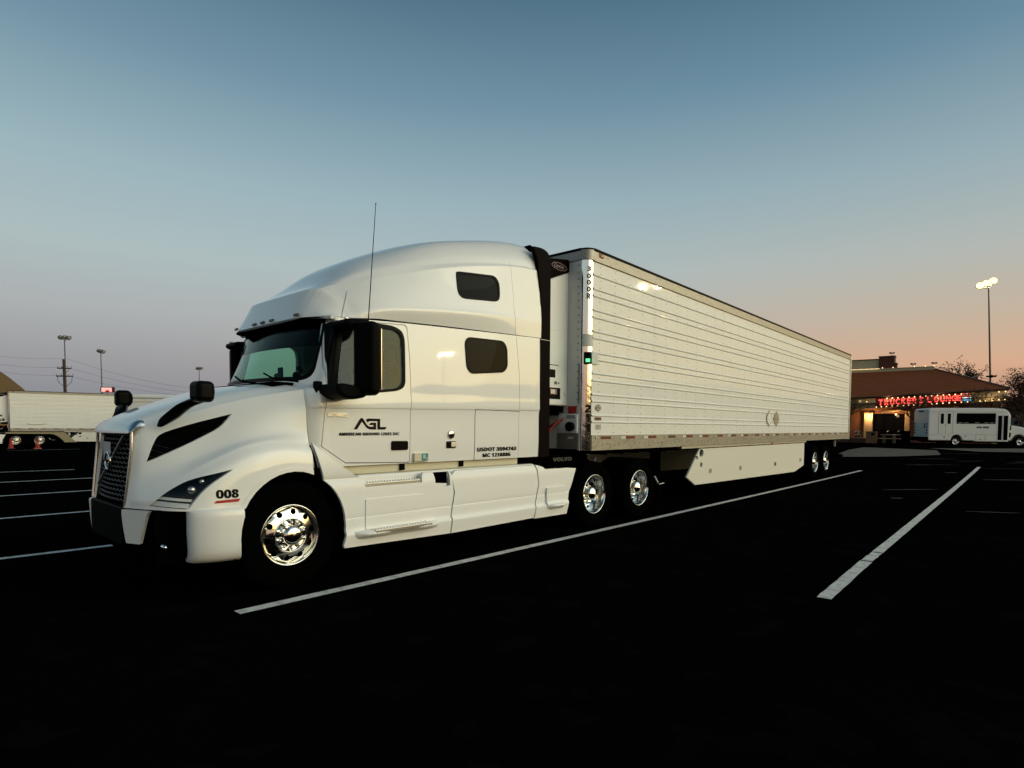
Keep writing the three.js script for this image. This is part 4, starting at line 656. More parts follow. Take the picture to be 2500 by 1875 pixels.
  const gl = new THREE.PointLight(rgb(0.15, 1, 0.4), 0.025); gl.position.set(-0.16, 2.47, 1.36); gl.castShadow = true; lamps.push(gl);
  T('loose_cable', tube([V(-0.145, 2.42, 1.16), V(-0.155, 2.2, 1.17), V(-0.15, 2.02, 1.165), V(-0.155, 1.85, 1.16)], 0.006, 20, 6), M.matt);
  // stickers on the side
  const st = (name, shapes, z, mat) => T(name, flat2(shapes).translate(0, 0, z), mat);
  const ov = oval(0.085, 0.048, 0.155, 1.794);
  st('round_sticker', [roundShape([[0.155, 1.846], [0.215, 1.825], [0.242, 1.794], [0.215, 1.762], [0.155, 1.742], [0.095, 1.762], [0.068, 1.794], [0.095, 1.825]], 0.02)], 1.3045, std(0.09, 0.05, 0.03, 0.5));
  { const q = oval(0.07, 0.034, 0.155, 1.794); q.holes.push(new THREE.Path().absellipse(0.155, 1.794, 0.058, 0.024, 0, Math.PI * 2, true)); st('round_sticker_print', [q, roundShape([[0.12, 1.80], [0.15, 1.792], [0.19, 1.803], [0.192, 1.795], [0.15, 1.784], [0.118, 1.79]])], 1.308, M.pale); }
  st('red_sticker', [roundShape([[0.07, 1.611], [0.24, 1.611], [0.24, 1.656], [0.07, 1.656]])], 1.3045, std(0.22, 0.07, 0.05, 0.5)); st('red_sticker_print', [0, 1, 2, 3].map((k) => roundShape([[0.09 + k * 0.035, 1.622], [0.114 + k * 0.035, 1.622], [0.114 + k * 0.035, 1.645], [0.09 + k * 0.035, 1.645]])), 1.308, std(0.08, 0.02, 0.02, 0.5));
  st('grey_sticker', [roundShape([[0.10, 1.474], [0.24, 1.474], [0.24, 1.552], [0.10, 1.552]])], 1.3045, std(0.42, 0.43, 0.38, 0.5)); st('grey_sticker_print', [roundShape([[0.12, 1.50], [0.2, 1.50], [0.2, 1.54], [0.12, 1.54]])], 1.308, M.grey);
  const kite = (cx, k) => [[cx, 1.745 + 0.205 * k], [cx + 0.08 * k, 1.745 + 0.13 * k], [cx + 0.13 * k, 1.745 + 0.12 * k], [cx + 0.21 * k, 1.745], [cx + 0.13 * k, 1.745 - 0.12 * k], [cx + 0.08 * k, 1.745 - 0.13 * k], [cx, 1.745 - 0.2 * k], [cx - 0.08 * k, 1.745 - 0.13 * k], [cx - 0.13 * k, 1.745 - 0.12 * k], [cx - 0.21 * k, 1.745], [cx - 0.13 * k, 1.745 + 0.12 * k], [cx - 0.08 * k, 1.745 + 0.13 * k]];
  st('diamond_sticker', [roundShape(kite(7.71, 1))], 1.3135, std(0.3, 0.26, 0.17, 0.5)); st('diamond_sticker_face', [roundShape(kite(7.72, 0.84))], 1.317, std(0.74, 0.74, 0.7, 0.5));
  st('diamond_sticker', [roundShape(kite(8.26, 1))], 1.3135, std(0.33, 0.29, 0.2, 0.5)); st('diamond_sticker_face', [roundShape([[8.13, 1.735], [8.39, 1.735], [8.39, 1.755], [8.13, 1.755]])], 1.317, std(0.2, 0.17, 0.11, 0.5));
  // under the floor
  for (const s of [1, -1]) {
    const z0 = s > 0 ? 1.225 : -1.265, sk = [[3.84, 1.09], [3.285, 0.57], [3.67, 0.398], [10.05, 0.318], [10.92, 0.458], [10.93, 1.10], [3.84, 1.10]];
    const hole = (x, y, a, b) => new THREE.CylinderGeometry(1, 1, 0.3, 24).rotateX(Math.PI / 2).scale(a, b, 1).translate(x, y, s * 1.245);
    const p = T('side_skirt', cut(bevel(sk, 0.04, 0.01, 0.008).translate(0, 0, z0), hole(3.93, 1.015, 0.095, 0.075), hole(3.93, 0.785, 0.055, 0.05), hole(3.73, 0.93, 0.05, 0.035)), s > 0 ? phys(0.7, 0.68, 0.6, { roughness: 0.5 }) : M.plastic);
    for (const [x, y, d] of [[4.37, 0.64, 0], [6.02, 0.62, 0], [8.4, 0.607, 1], [10.55, 0.63, 0]]) part(p, 'skirt_latch', join(box(x - 0.06, x + 0.06, y - 0.045, y + 0.045, s * 1.268 - 0.006, s * 1.268 + 0.006, 0.004), new THREE.TorusGeometry(0.045, 0.008, 6, 4).rotateZ(Math.PI / 4).translate(x, y, s * 1.274)), d ? std(0.1, 0.1, 0.08, 0.5) : M.grey);
    T('skirt_hanger', bbox(3.0, 11.0, 1.12, 1.165, s * 1.25 - 0.04, s * 1.25 + 0.04), M.brushed);
    const w = dualWheel(trailer); w.position.set(12.148, 0.498, s * 1.25); if (s < 0) w.rotation.y = Math.PI;
    const v = w.clone(); v.position.x = 13.393; trailer.add(v);
    T('landing_leg', join(bbox(2.75, 2.9, 0.2, 1.1, s * 0.85 - 0.07, s * 0.85 + 0.07), bbox(2.65, 3.0, 0.06, 0.1, s * 0.85 - 0.12, s * 0.85 + 0.12)), M.matt);
    T('mud_flap', bbox(14.25, 14.27, 0.2, 1.0, s * 0.95 - 0.28, s * 0.95 + 0.28), M.matt);
    T('flap_bracket', box(14.6, 14.66, 0.92, 1.12, s * 1.2 - 0.03, s * 1.2 + 0.03, 0.01), M.grey);
  }
  T('lower_light', box(8.0, 8.12, 1.125, 1.155, 1.26, 1.3, 0.008), M.red);
  T('running_gear', join(bbox(11.2, 14.2, 0.75, 1.15, -0.6, 0.6), bbox(12.05, 12.25, 0.42, 0.6, -0.95, 0.95), bbox(13.3, 13.5, 0.42, 0.6, -0.95, 0.95), ...Array.from({ length: 30 }, (_, k) => bbox(0.6 + k * 0.5, 0.66 + k * 0.5, 1.08, 1.18, -1.15, 1.15))), M.matt);
  T('rear_underrun', join(bbox(15.95, 16.05, 0.5, 0.62, -1.15, 1.15), bbox(15.95, 16.05, 0.6, 1.18, -0.7, -0.6), bbox(15.95, 16.05, 0.6, 1.18, 0.6, 0.7)), M.matt);
}
for (const l of lamps) scene.add(l);

// ------------------------------------------------------------------ the lot to the left
{
  const a = 0.1571, px = 0.93, pz = -48.9, base = grade(1, -47);
  const clones = (root, label, at) => { const c = dup(root, label, [0, 0, 0], 0); const m = new THREE.Vector3(...at).applyAxisAngle(V(0, 1, 0), -a); c.position.set(px + m.x, base, pz + m.z); c.rotation.y = root.rotation.y - a; return c; };
  const t2 = clones(trailer, 'distant white trailer with a black-topped reefer unit parked far left behind two red cones', [0, 0, 0]);
  t2.scale.y = 0.98; for (const c of [...t2.children]) if (/sticker|number|indicator|plate|patch|placard|cable|text|label/.test(c.name)) t2.remove(c);
  const mark = part(t2, 'maker_emblem', tube([V(0.9, 1.72, 1.33), V(1.2, 1.66, 1.33), V(1.6, 1.67, 1.33), V(1.95, 1.72, 1.33)], 0.02, 16, 5), M.grey);
  clones(tractor, 'distant tractor cut off by the left edge, coupled to the trailer behind the red cones', [-4.539, 0, -0.0998]);
  // tan drive fender on the distant rig
  const f = new THREE.Shape(); f.moveTo(-0.3, 1.1); f.lineTo(3.0, 1.1); f.lineTo(3.7, 0.35); f.lineTo(3.0, 0.35); f.quadraticCurveTo(2.6, 0.95, 2.2, 0.98); f.lineTo(-0.3, 1.0); f.closePath();
  part(t2, 'drive_fender', new THREE.ExtrudeGeometry(f, { depth: 0.5, bevelEnabled: false }).translate(0, 0, 0.9), std(0.3, 0.25, 0.15, 0.6));
  for (const [x, z, l] of [[0.32, -45.0, 'red traffic cone before the first wheel of the distant trailer, nearer the left edge'], [1.5, -43.7, 'red traffic cone with a pale foot before the second wheel of the distant trailer']]) {
    const c = thing('traffic_cone', l, 'cone', [x, grade(x, z), z], 0, 'red traffic cones'), y = x > 1;
    part(c, 'cone_body', lathe([[0.03, 0], [0.035, -0.05]], 8).rotateX(0).clone().copy(new THREE.CylinderGeometry(0.035, 0.15, 0.66, 18).translate(0, 0.37, 0)), std(0.3, 0.01, 0.004, 0.6));
    part(c, 'cone_base', box(-0.2, 0.2, 0, 0.045, -0.2, 0.2, 0.01), y ? std(0.4, 0.12, 0.06, 0.6) : std(0.06, 0.01, 0.006, 0.7));
    if (y) part(c, 'cone_band', new THREE.CylinderGeometry(0.088, 0.108, 0.1, 18, 1, true).translate(0, 0.37, 0), std(0.5, 0.2, 0.14, 0.6));
  }
  // motorhome just past the hood mirror
  const r = thing('motorhome', 'white motorhome with a dark side window seen over the truck hood', 'motorhome', [4.5, grade(5, -34), -35.75], -0.72);
  part(r, 'body', box(-0.2, 7.5, 0.4, 3.45, -2.4, 0, 0.12), M.plastic);
  part(r, 'window', box(0.75, 2.6, 1.75, 2.62, -0.02, 0.02, 0.1), M.dark); part(r, 'window_frame', box(0.68, 2.68, 2.64, 2.72, -0.02, 0.03, 0.02), M.pale);
  part(r, 'roof_rail', box(-0.2, 7.5, 3.2, 3.26, -0.03, 0.03, 0.02), M.grey); part(r, 'side_stripe', box(0.2, 3.4, 2.98, 3.03, -0.02, 0.02, 0.01), M.cream);
  for (const x of [1.2, 5.8]) part(r, 'wheel', new THREE.CylinderGeometry(0.42, 0.42, 0.28, 24).rotateX(Math.PI / 2).translate(x, 0.42, -0.2), M.tyre);
}
// ------------------------------------------------------------------ tall floodlight poles
const lampOff = std(0.25, 0.25, 0.24, 0.5, 0.4);
function lightPole(label, base, top, heads, lit, group, power = 14) {
  const o = thing('light_pole', label, 'light pole', base, 0, group), T2 = V(...top).sub(V(...base));
  part(o, 'pole', bar(V(0, 0, 0), T2, 0.13, 0.07, 12), std(0.1, 0.085, 0.07, 0.6, 0.3));
  part(o, 'base_collar', new THREE.CylinderGeometry(0.35, 0.4, 0.7, 16).translate(0, 0.35, 0), M.grey);
  heads.forEach((h, i) => {
    const p = V(...h).sub(V(...base)), dir = lit ? V(-7.3, 1, 6).sub(V(...h)).setY(0).normalize().multiplyScalar(1).add(V(0, -0.75, 0)).normalize() : V(0.2 + 0.55 * (i - 1), -0.6, 1).normalize();
    part(o, 'lamp_arm', bar(T2.clone().add(V(0, -0.1, 0)), p.clone().add(V(0, -0.15, 0)), 0.04, 0.04, 6), M.grey);
    const q = new THREE.Quaternion().setFromUnitVectors(V(0, 0, 1), dir), R = lit ? 0.44 : 0.34;
    const sh = part(o, 'lamp_head', new THREE.LatheGeometry([[0.06, -0.42], [0.2, -0.34], [0.3, -0.14], [R, 0.08], [R + 0.03, 0.1], [R - 0.03, 0.06]].map((v) => new THREE.Vector2(...v)), 20).rotateX(Math.PI / 2).applyQuaternion(q).translate(...p.toArray()), lampOff);
    part(sh, 'lens', new THREE.SphereGeometry(R - 0.03, 18, 10, 0, Math.PI * 2, 0, Math.PI / 2).rotateX(Math.PI / 2).scale(1, 1, 0.5).applyQuaternion(q).translate(...p.toArray()), lit ? std(0.8, 0.6, 0.35, 0.5, 0, { emissive: rgb(1, 0.66, 0.22), emissiveIntensity: lit }) : std(0.3, 0.31, 0.31, 0.2));
    if (lit) { const L = new THREE.SpotLight(rgb(1, 0.8, 0.5), lit * power, 0, 1.25, 0.6); L.position.set(...h).addScaledVector(dir, 0.3); L.target.position.copy(L.position).addScaledVector(dir, 10); L.shadow.radius = 12; L.castShadow = true; scene.add(L, L.target); }
  });
  return o;
}
{
  const g = 'unlit floodlight poles at the left', q = [['taller unlit light pole with three floodlights, beside the wooden utility pole', [17.14, 0.2 - 1, -110.4], [17.15, 14.75, -110.99], [[16.73, 15.17, -111.49], [17.19, 15.18, -110.97], [17.63, 15.08, -110.46]]],
    ['unlit light pole with three floodlights rising behind the red sign', [25.41, -0.7, -123.8], [25.39, 14.4, -124.34], [[25.16, 14.89, -124.63], [25.47, 14.83, -124.27], [25.75, 14.7, -123.94]]],
    ['far unlit light pole just left of the windshield of the white truck', [49.3, -0.7, -142], [49.5, 14.2, -142.2], [[49.25, 14.55, -142.7], [49.6, 14.65, -142.3], [49.95, 14.55, -141.9]]]];
  for (const [l, b, t, h] of q) lightPole(l, b, t, h, 0, g);
  lightPole('lit floodlight pole with glowing amber lamps above the lounge roof at right', [85.4, 0.4, 2.4], [85.53, 18.7, 1.54], [[84.87, 19.05, 0.77], [85.38, 19.31, 1.32], [85.93, 19.62, 1.93]], 4.2, 'lit floodlight poles', 24);
  const cl = thing('pole_bracket', 'small dark cross bracket clamped round the lit light pole just above the roof', 'bracket', [85.46, 8, 2.15]); part(cl, 'bracket_arm', box(-0.12, 0.12, -0.1, 0.1, -0.5, 0.5, 0.03), M.black); part(cl, 'bracket_clamp', new THREE.CylinderGeometry(0.17, 0.17, 0.3, 14), M.black);
  lightPole('unseen lit pole with four lamps out of view, lighting and mirrored in the truck side', [43.6, 0, 58.5], [43.6, 12.3, 58.2], [[42.6, 12.7, 58.8], [43.2, 12.8, 58.4], [43.9, 12.75, 57.9], [44.5, 12.7, 57.5]], 12, 'lit floodlight poles', 7);  // pole out of view, set where the truck side mirrors its lamps
  lightPole('unseen lit pole out of view, placed to shine in the upper front of the trailer wall', [33.1, 0, 18.2], [33.1, 11.6, 17.8], [[32.4, 12, 18.5], [33.2, 12.15, 17.6], [34, 12.05, 16.7]], 14, 'lit floodlight poles', 1.5);  // out of view, set to give the highlight high on the trailer wall
}
// utility pole and its wires
{
  const u = thing('utility_pole', 'dark wooden utility pole with two cross arms above the distant trailer', 'utility pole', [14.5, -0.5, -98.3]);
  part(u, 'pole', bar(V(0, 0, 0), V(-0.1, 11.1, -0.35), 0.2, 0.14, 10), std(0.05, 0.03, 0.02, 0.9));
  for (const [y, w] of [[9.8, 1.25], [8.68, 1.5]]) { const a = part(u, 'cross_arm', bar(V(-0.55 * w, y, -0.3 - 0.6 * w), V(0.5 * w, y, -0.3 + 0.62 * w), 0.075, 0.075, 6), M.black); for (const k of [-1, -0.4, 0.45, 1]) part(a, 'insulator', new THREE.CylinderGeometry(0.05, 0.07, 0.28, 8).translate(0.52 * w * k, y + 0.2, -0.3 + 0.61 * w * k), M.grey); }
  for (const s of [-1, 1]) part(u, 'jumper_wire', tube([V(0.7 * s, 8.7, -0.3 + 0.8 * s), V(0.62 * s, 7.9, -0.3 + 0.7 * s), V(0.1 * s, 7.2, -0.3 + 0.1 * s)], 0.03, 12, 5), M.black);
  part(u, 'stay_brace', bar(V(0.05, 9.1, -0.3), V(0.5, 9.75, 0.35), 0.03), M.black);
  const W = (l, pts, i) => { const w = part(scene, numbered('overhead_wire'), tube(pts.map((p) => V(...p)), 0.013, 40, 4), std(0.14, 0.14, 0.15, 0.8)); w.userData = { label: l, category: 'wire' }; };
  const ends = [[10.65, 10.95, 6.6], [9.4, 9.75, 5.95], [8.25, 8.7, 5.4]], nm = ['top', 'middle', 'lowest'];
  ends.forEach(([y, yl, yr], i) => {
    W(nm[i] + ' overhead wire left of the utility pole', [[14.4, y, -98.6], [11, y * 0.55 + yl * 0.45 - 0.1, -102.6], [8.4, yl, -105.5], [-14, yl + 2.2, -131]], i);
    W(nm[i] + ' overhead wire sagging right of the utility pole towards the windshield', [[14.7, y, -98.2], [20, y - (y - yr) * 0.58, -92], [25.8, yr + 0.1, -85.5], [31.5, yr - 0.35, -78.8], [44, yr, -65]], i);
  });
  const s = thing('road_sign', 'small glowing red and pale fuel sign over the distant trailer roof', 'sign', [23.0, -0.55, -111.4], -0.72 * 1 + 0.0);
  part(s, 'sign_post', bar(V(0, 0, 0), V(0, 7.2, 0), 0.12), M.grey);
  part(s, 'sign_frame', box(-1.08, 1.08, 7.2, 8.14, -0.2, 0.1, 0.03), std(0.12, 0.004, 0.004, 0.5));
  part(s, 'sign_panel', bbox(-0.9, 0.72, 7.3, 8.02, 0.09, 0.13), std(0.8, 0.5, 0.45, 0.5, 0, { emissive: rgb(1, 0.52, 0.48), emissiveIntensity: 0.75 }));
  { const sh = new THREE.Shape(); sh.absarc(0.05, 7.25, 0.36, 0, Math.PI); part(s, 'sign_emblem', new THREE.ExtrudeGeometry(sh, { depth: 0.03, bevelEnabled: false }).translate(0, 0, 0.13), std(0.3, 0.01, 0.01, 0.5, 0, { emissive: rgb(0.5, 0.01, 0.01), emissiveIntensity: 0.7 })); }
  const L = new THREE.RectAreaLight(rgb(1, 0.5, 0.45), 0.7, 1.6, 0.7); L.position.set(23.0, 7.1, -111.1); L.lookAt(23 - 20, 7.1, -111.1 + 22); scene.add(L);
}
// hills
{
  const hill = (label, cx, cz, rx, rz, hgt, m, rough = 0.25, shape = 1) => {
    const g = new THREE.PlaneGeometry(2, 2, 60, 60).rotateX(-Math.PI / 2), p = g.attributes.position;
    for (let i = 0; i < p.count; i++) { const x = p.getX(i), z = p.getZ(i), d = Math.min(1, Math.hypot(x, z)), k = Math.cos(d * Math.PI / 2) ** shape, n = nA[((Math.abs(((z + 1) * 190) | 0) % 512) * 512) + (Math.abs(((x + 1) * 190) | 0) % 512)]; p.setXYZ(i, cx + x * rx, -3 + hgt * k * (1 - rough + rough * 2 * n), cz + z * rz); }
    g.computeVertexNormals(); sheet('hill', g, m, label, 'hill');
  };
  const hm = std(0.13, 0.075, 0.022, 0.95);
  hill('brown bare hill rising at the far left edge behind the distant trailer', 38, -525, 62, 90, 52, hm, 0.12);
  const hd = std(0.05, 0.05, 0.035, 1);
  [[40, 330, 190, 70, 26], [210, 300, 190, 80, 30], [320, 170, 160, 110, 30], [268, 240, 130, 80, 31], [-110, 340, 170, 80, 24], [380, 60, 110, 90, 24]].forEach(([x, z, a, b, h], i) => hill(['unseen long low dark hill straight behind the camera, for the skyline mirrored in the truck', 'unseen low dark hill behind the camera to the right, for the mirrored skyline', 'unseen broad dark hill far right out of view, for the mirrored skyline', 'unseen steep dark hill diagonally right out of view, closing the mirrored skyline', 'unseen low dark hill behind the camera to the left, for the mirrored skyline', 'dark hill beyond the lot at the far right, for the mirrored skyline'][i], x, z, a, b, h, hd, 0.16, 0.45));  // hills out of view, placed to darken the low skyline mirrored in the truck
}
// ------------------------------------------------------------------ the lounge building (x along its front, z towards the lot)
const B = thing('lounge_building', 'low brown hip-roofed truckers lounge with string lights and a red neon sign', 'building', [57.23, 0.2875, -8.364], -85.77 * Math.PI / 180);
{
  const b = (name, geo, mat, parent = B) => part(parent, name, geo, mat);
  const brick = (c1, c2, sx, sy) => { const t = tex(512, (x, y, i) => { const row = (y / 32) | 0, xx = (x + (row % 2) * 32) % 512, m = (y % 32 < 4) || (xx % 64 < 4), k = 0.8 + 0.4 * nB[i]; return (m ? c2 : c1).map((v) => l2s(v * k)); }, true); t.repeat.set(sx, sy); return t; };
  const stucco = std(0.5, 0.33, 0.17, 0.9), dim = std(0.24, 0.09, 0.04, 0.9), cream = std(0.55, 0.46, 0.27, 0.8), trim = std(0.10, 0.05, 0.03, 0.7);
  const brickM = std(1, 1, 1, 0.9, 0, { map: brick([0.11, 0.035, 0.02], [0.06, 0.03, 0.02], 1.2, 1.2) });
  b('wall', join(bbox(-14, 2.4, -0.1, 3.4, -0.3, 0), bbox(6.05, 12.4, -0.1, 4.0, -0.3, 0), bbox(2.4, 6.05, 2.66, 3.9, -0.3, 0), bbox(12.1, 12.4, -0.1, 4.2, -12, 0), bbox(-14, 12.4, 3.0, 3.9, -12, -11.7)), dim);
  for (const [x0, x1, y1] of [[2.42, 3.12, 2.75], [5.66, 6.05, 2.9], [0.6, 1.0, 2.7], [9.2, 9.6, 3.3], [11.9, 12.3, 3.5]]) b('column', box(x0, x1, -0.1, y1, -0.2, 0.35, 0.03), stucco);
  const door = b('entrance', bbox(3.12, 5.66, 0, 2.66, -0.25, -0.18), M.dark);
  for (const x of [3.12, 3.95, 4.8, 5.62]) part(door, 'mullion', bbox(x, x + 0.05, 0, 2.66, -0.18, -0.12), M.black);
  for (const [x, y] of [[4.25, 0.95], [5.1, 0.95]]) part(door, 'door_pull', bar(V(x, y, -0.1), V(x + 0.15, y + 0.12, -0.1), 0.03), M.alu);
  b('entrance_canopy', join(bevel([[3.75, 2.68], [3.95, 2.9, 0.3], [5.4, 3.0, 0.3], [5.75, 2.9]], 0.7, 0.05).translate(0, 0, -0.05)), stucco);
  b('soffit', new THREE.BoxGeometry(26.5, 0.06, 2.2).rotateZ(0.0425).translate(-0.4, 3.42, 0.95), trim);
  // fascia, slightly rising to the right as its roof does
  const fy = (x) => 3.03 + (x - 1.42) * 0.0545, ft = (x) => 3.97 + (x - 1.42) * 0.0475;
  const fas = (x0, x1, z0, z1) => { const g = new THREE.ExtrudeGeometry(roundShape([[x0, fy(x0)], [x1, fy(x1)], [x1, ft(x1)], [x0, ft(x0)]]), { depth: z1 - z0, bevelEnabled: false }); return g.translate(0, 0, z0); };
  b('fascia', fas(-14, 12.75, 1.38, 1.5), cream); b('fascia_end', fas(12.63, 12.75, -12, 1.38), cream);
  b('sign_board', fas(3.45, 9.72, 1.501, 1.53), std(0.09, 0.02, 0.014, 0.8));
  const neon = std(0.5, 0.02, 0.02, 0.5, 0, { emissive: rgb(1, 0.085, 0.06), emissiveIntensity: 1.9 });
  const L = [['T', 3.84], ['R', 4.30], ['U', 4.75], ['C', 5.17], ['K', 5.59], ['E', 6.02], ['R', 6.42], ['S', 6.9], ['L', 7.5], ['O', 8.0], ['U', 8.43], ['N', 8.83], ['G', 9.22], ['E', 9.56]];
  for (const [ch, x] of L) b('neon_letter', text(ch, x - 0.17, x + 0.17, fy(x) + 0.22, ft(x) - 0.18, 0.07, font, 0.0).translate(0, 0, 1.53), neon);
  const red = new THREE.RectAreaLight(rgb(1, 0.07, 0.05), 1.1, 6.2, 0.6); red.position.set(6.6, 3.75, 1.72); red.lookAt(6.6, 3.75, 10); B.add(red);
  const fl = b('flag_sign', bbox(9.78, 10.43, fy(10.1) + 0.08, ft(10.1) - 0.06, 1.501, 1.56), M.black);
  [[0.70, 0.1, [1, 0.12, 0.1], 0.7], [0.52, 0.1, [1, 0.2, 0.16], 0.6], [0.36, 0.09, [1, 0.95, 0.85], 1.1], [0.12, 0.15, [0.12, 0.45, 0.8], 0.9]].forEach(([dy, hh, c, e]) => part(fl, 'flag_stripe', bbox(9.81, 10.40, fy(10.1) + 0.06 + dy * 0.95, fy(10.1) + 0.06 + dy * 0.95 + hh, 1.56, 1.575), std(c[0] * 0.5, c[1] * 0.5, c[2] * 0.5, 0.5, 0, { emissive: rgb(...c), emissiveIntensity: e })));
  // roof planes with courses of shingles
  const sht = tex(512, (x, y, i) => { const r = (y / 21.33) | 0, e = (y % 21.33) / 21.33, k = 0.7 + 0.5 * nB[(i + r * 1731) % (512 * 512)] - (e < 0.12 ? 0.4 : 0); return [0.34 * k, 0.085 * k, 0.018 * k].map(l2s); }, true), shm = std(1, 1, 1, 0.9, 0, { map: sht, bumpMap: sht, bumpScale: 0.02 });
  const quad = (p) => { const g = new THREE.BufferGeometry(), v = p.length === 4 ? [0, 1, 2, 0, 2, 3] : [0, 1, 2], len = V(...p[0]).distanceTo(V(...p[1])), up = V(...p[0]).distanceTo(V(...p[p.length - 1])), uv = p.length === 4 ? [[0, 0], [len / 4, 0], [len / 4, up / 4], [0, up / 4]] : [[0, 0], [len / 4, 0], [len / 8, up / 4]]; g.setAttribute('position', new THREE.Float32BufferAttribute(v.flatMap((i) => p[i]), 3)); g.setAttribute('uv', new THREE.Float32BufferAttribute(v.flatMap((i) => uv[i]), 2)); g.computeVertexNormals(); return g; };
  const roof = b('roof', mergeGeometries([quad([[-14, 3.36, 2], [12.95, 4.6, 2], [7.6, 7.02, -5], [-14, 7.02, -5]]), quad([[12.95, 4.6, 2], [12.95, 4.6, -12], [7.6, 7.02, -5]]), quad([[12.95, 4.6, -12], [-14, 3.36, -12], [-14, 7.02, -5], [7.6, 7.02, -5]])]), shm);
  for (let k = 1; k < 20; k++) { const t = k / 20, z = 2 - 7 * t, xl = -14, xr = 12.95 + (7.6 - 12.95) * t, yl = 3.36 + 3.66 * t, yr = 4.6 + 2.42 * t; part(roof, 'shingle_course', bar(V(xl, yl + 0.012, z), V(xr, yr + 0.012, z), 0.022, 0.022, 5), std(0.26, 0.065, 0.015, 0.9)); }
  part(roof, 'eave_edge', bar(V(-14, 3.38, 2), V(12.95, 4.62, 2), 0.06, 0.06, 6), trim); part(roof, 'hip_edge', bar(V(12.95, 4.64, 2), V(7.6, 7.06, -5), 0.07, 0.07, 6), trim);
  b('parapet', join(bbox(-14, 7.58, 6.98, 7.28, -5.3, -4.95), bbox(-14, 7.6, 7.28, 7.32, -5.32, -4.9)), cream);
  const upper = b('upper_storey', bbox(-14, 2.95, 7.3, 8.26, -9, -5.3), cream); part(upper, 'coping', bbox(-14, 2.97, 8.26, 8.34, -9, -5.22), trim);
  const ch = b('chimney', bbox(2.95, 4.3, 7.3, 8.5, -6.6, -5.1), brickM); part(ch, 'chimney_cap', bbox(2.9, 4.35, 8.5, 8.57, -6.65, -5.05), trim); part(ch, 'flue_box', join(bbox(4.31, 4.52, 7.3, 7.85, -5.8, -5.2), bbox(4.28, 4.56, 7.7, 7.76, -5.85, -5.15)), trim);
  for (const [x, y, z] of [[4.0, 8.57, -5.8], [5.85, 7.3, -5.1], [7.55, 7.3, -5.1]]) { const f = b('roof_floodlight', bar(V(x, y, z), V(x, y + 0.28, z), 0.025), M.black); part(f, 'flood_heads', join(box(x - 0.24, x - 0.02, y + 0.26, y + 0.42, z - 0.1, z + 0.1, 0.04), box(x + 0.02, x + 0.24, y + 0.26, y + 0.4, z - 0.1, z + 0.1, 0.04)), std(0.09, 0.07, 0.06, 0.6)); }
  // string lights
  const bulbM = std(0.9, 0.7, 0.4, 0.5, 0, { emissive: rgb(1, 0.68, 0.32), emissiveIntensity: 2.2 }), bg = new THREE.SphereGeometry(0.05, 8, 6), bs = new THREE.SphereGeometry(0.035, 6, 4);
  const bulb = (x, y, z, g = bg) => { const m = b('string_bulb', g, bulbM); m.position.set(x, y, z); };
  for (let x = 3.5; x < 12.8; x += 0.415) { if (x < 10.4 || x > 10.9) bulb(x + (rnd() - 0.5) * 0.06, fy(x) + 0.09, 1.58); if (x > 4.1 && (x < 10.6 || x > 12.1)) bulb(x, ft(x) - 0.1, 1.58); }
  for (const x of [0.4, 2.2, 2.75]) bulb(x, ft(x) - 0.15 - rnd() * 0.3, 1.58);
  for (const x of [3.3, 4.2, 5.95, 6.85, 7.55]) bulb(x, 7.36, -4.92);
  for (let k = 0; k < 26; k++) bulb(0.3 + k * 0.108, 7.3, -4.9, bs);
  b('light_string', join(tube([V(3.4, fy(3.4) + 0.13, 1.55), V(8, fy(8) + 0.13, 1.55), V(12.7, fy(12.7) + 0.13, 1.55)], 0.012, 20, 4), tube([V(3.4, ft(3.4) - 0.06, 1.55), V(8, ft(8) - 0.06, 1.55), V(12.7, ft(12.7) - 0.06, 1.55)], 0.012, 20, 4)), M.black);
  for (const x of [4.5, 8.2, 11.8]) { const p = new THREE.PointLight(rgb(1, 0.7, 0.38), 2.2); p.position.set(x, 3.9, 2.0); p.shadow.radius = 8; p.castShadow = true; B.add(p); }
  const wl = b('wall_lamp', bulbM.isMaterial ? new THREE.SphereGeometry(0.1, 12, 8).translate(2.88, 2.5, 0.48) : null, bulbM); part(wl, 'lamp_bracket', box(2.8, 2.96, 2.4, 2.6, 0.34, 0.42, 0.02), M.black);
  const wp = new THREE.PointLight(rgb(1, 0.66, 0.32), 7); wp.position.set(2.9, 2.45, 0.72); wp.shadow.radius = 5; wp.castShadow = true; B.add(wp);
  const cp = new THREE.PointLight(rgb(1, 0.62, 0.28), 5); cp.position.set(5.0, 2.45, 0.9); cp.shadow.radius = 6; cp.castShadow = true; B.add(cp);
  const cl = b('canopy_lamp', new THREE.SphereGeometry(0.07, 10, 6).translate(5.0, 2.6, 0.9), bulbM); part(cl, 'lamp_stem', bar(V(5, 2.65, 0.9), V(5, 3.3, 0.9), 0.02), M.black);  // lamp placed to light the arch over the entrance
  // things standing before the entrance
  const at = (name, label, cat, x, z, turn = 0) => { const v = V(x, 0, z).applyAxisAngle(V(0, 1, 0), B.rotation.y); return thing(name, label, cat, [57.23 + v.x, 0.21, -8.364 + v.z], B.rotation.y + turn); };
  const bin = at('waste_bin', 'square brown waste bin with a dark opening before the lounge entrance', 'waste bin', 3.47, 4); part(bin, 'bin_body', box(-0.4, 0.4, 0, 0.98, -0.4, 0.4, 0.03), std(0.2, 0.1, 0.05, 0.9)); part(bin, 'bin_lid', box(-0.43, 0.43, 0.98, 1.08, -0.43, 0.43, 0.03), std(0.16, 0.08, 0.04, 0.9)); part(bin, 'bin_opening', bbox(0.0, 0.25, 0.72, 0.92, 0.39, 0.41), M.matt);
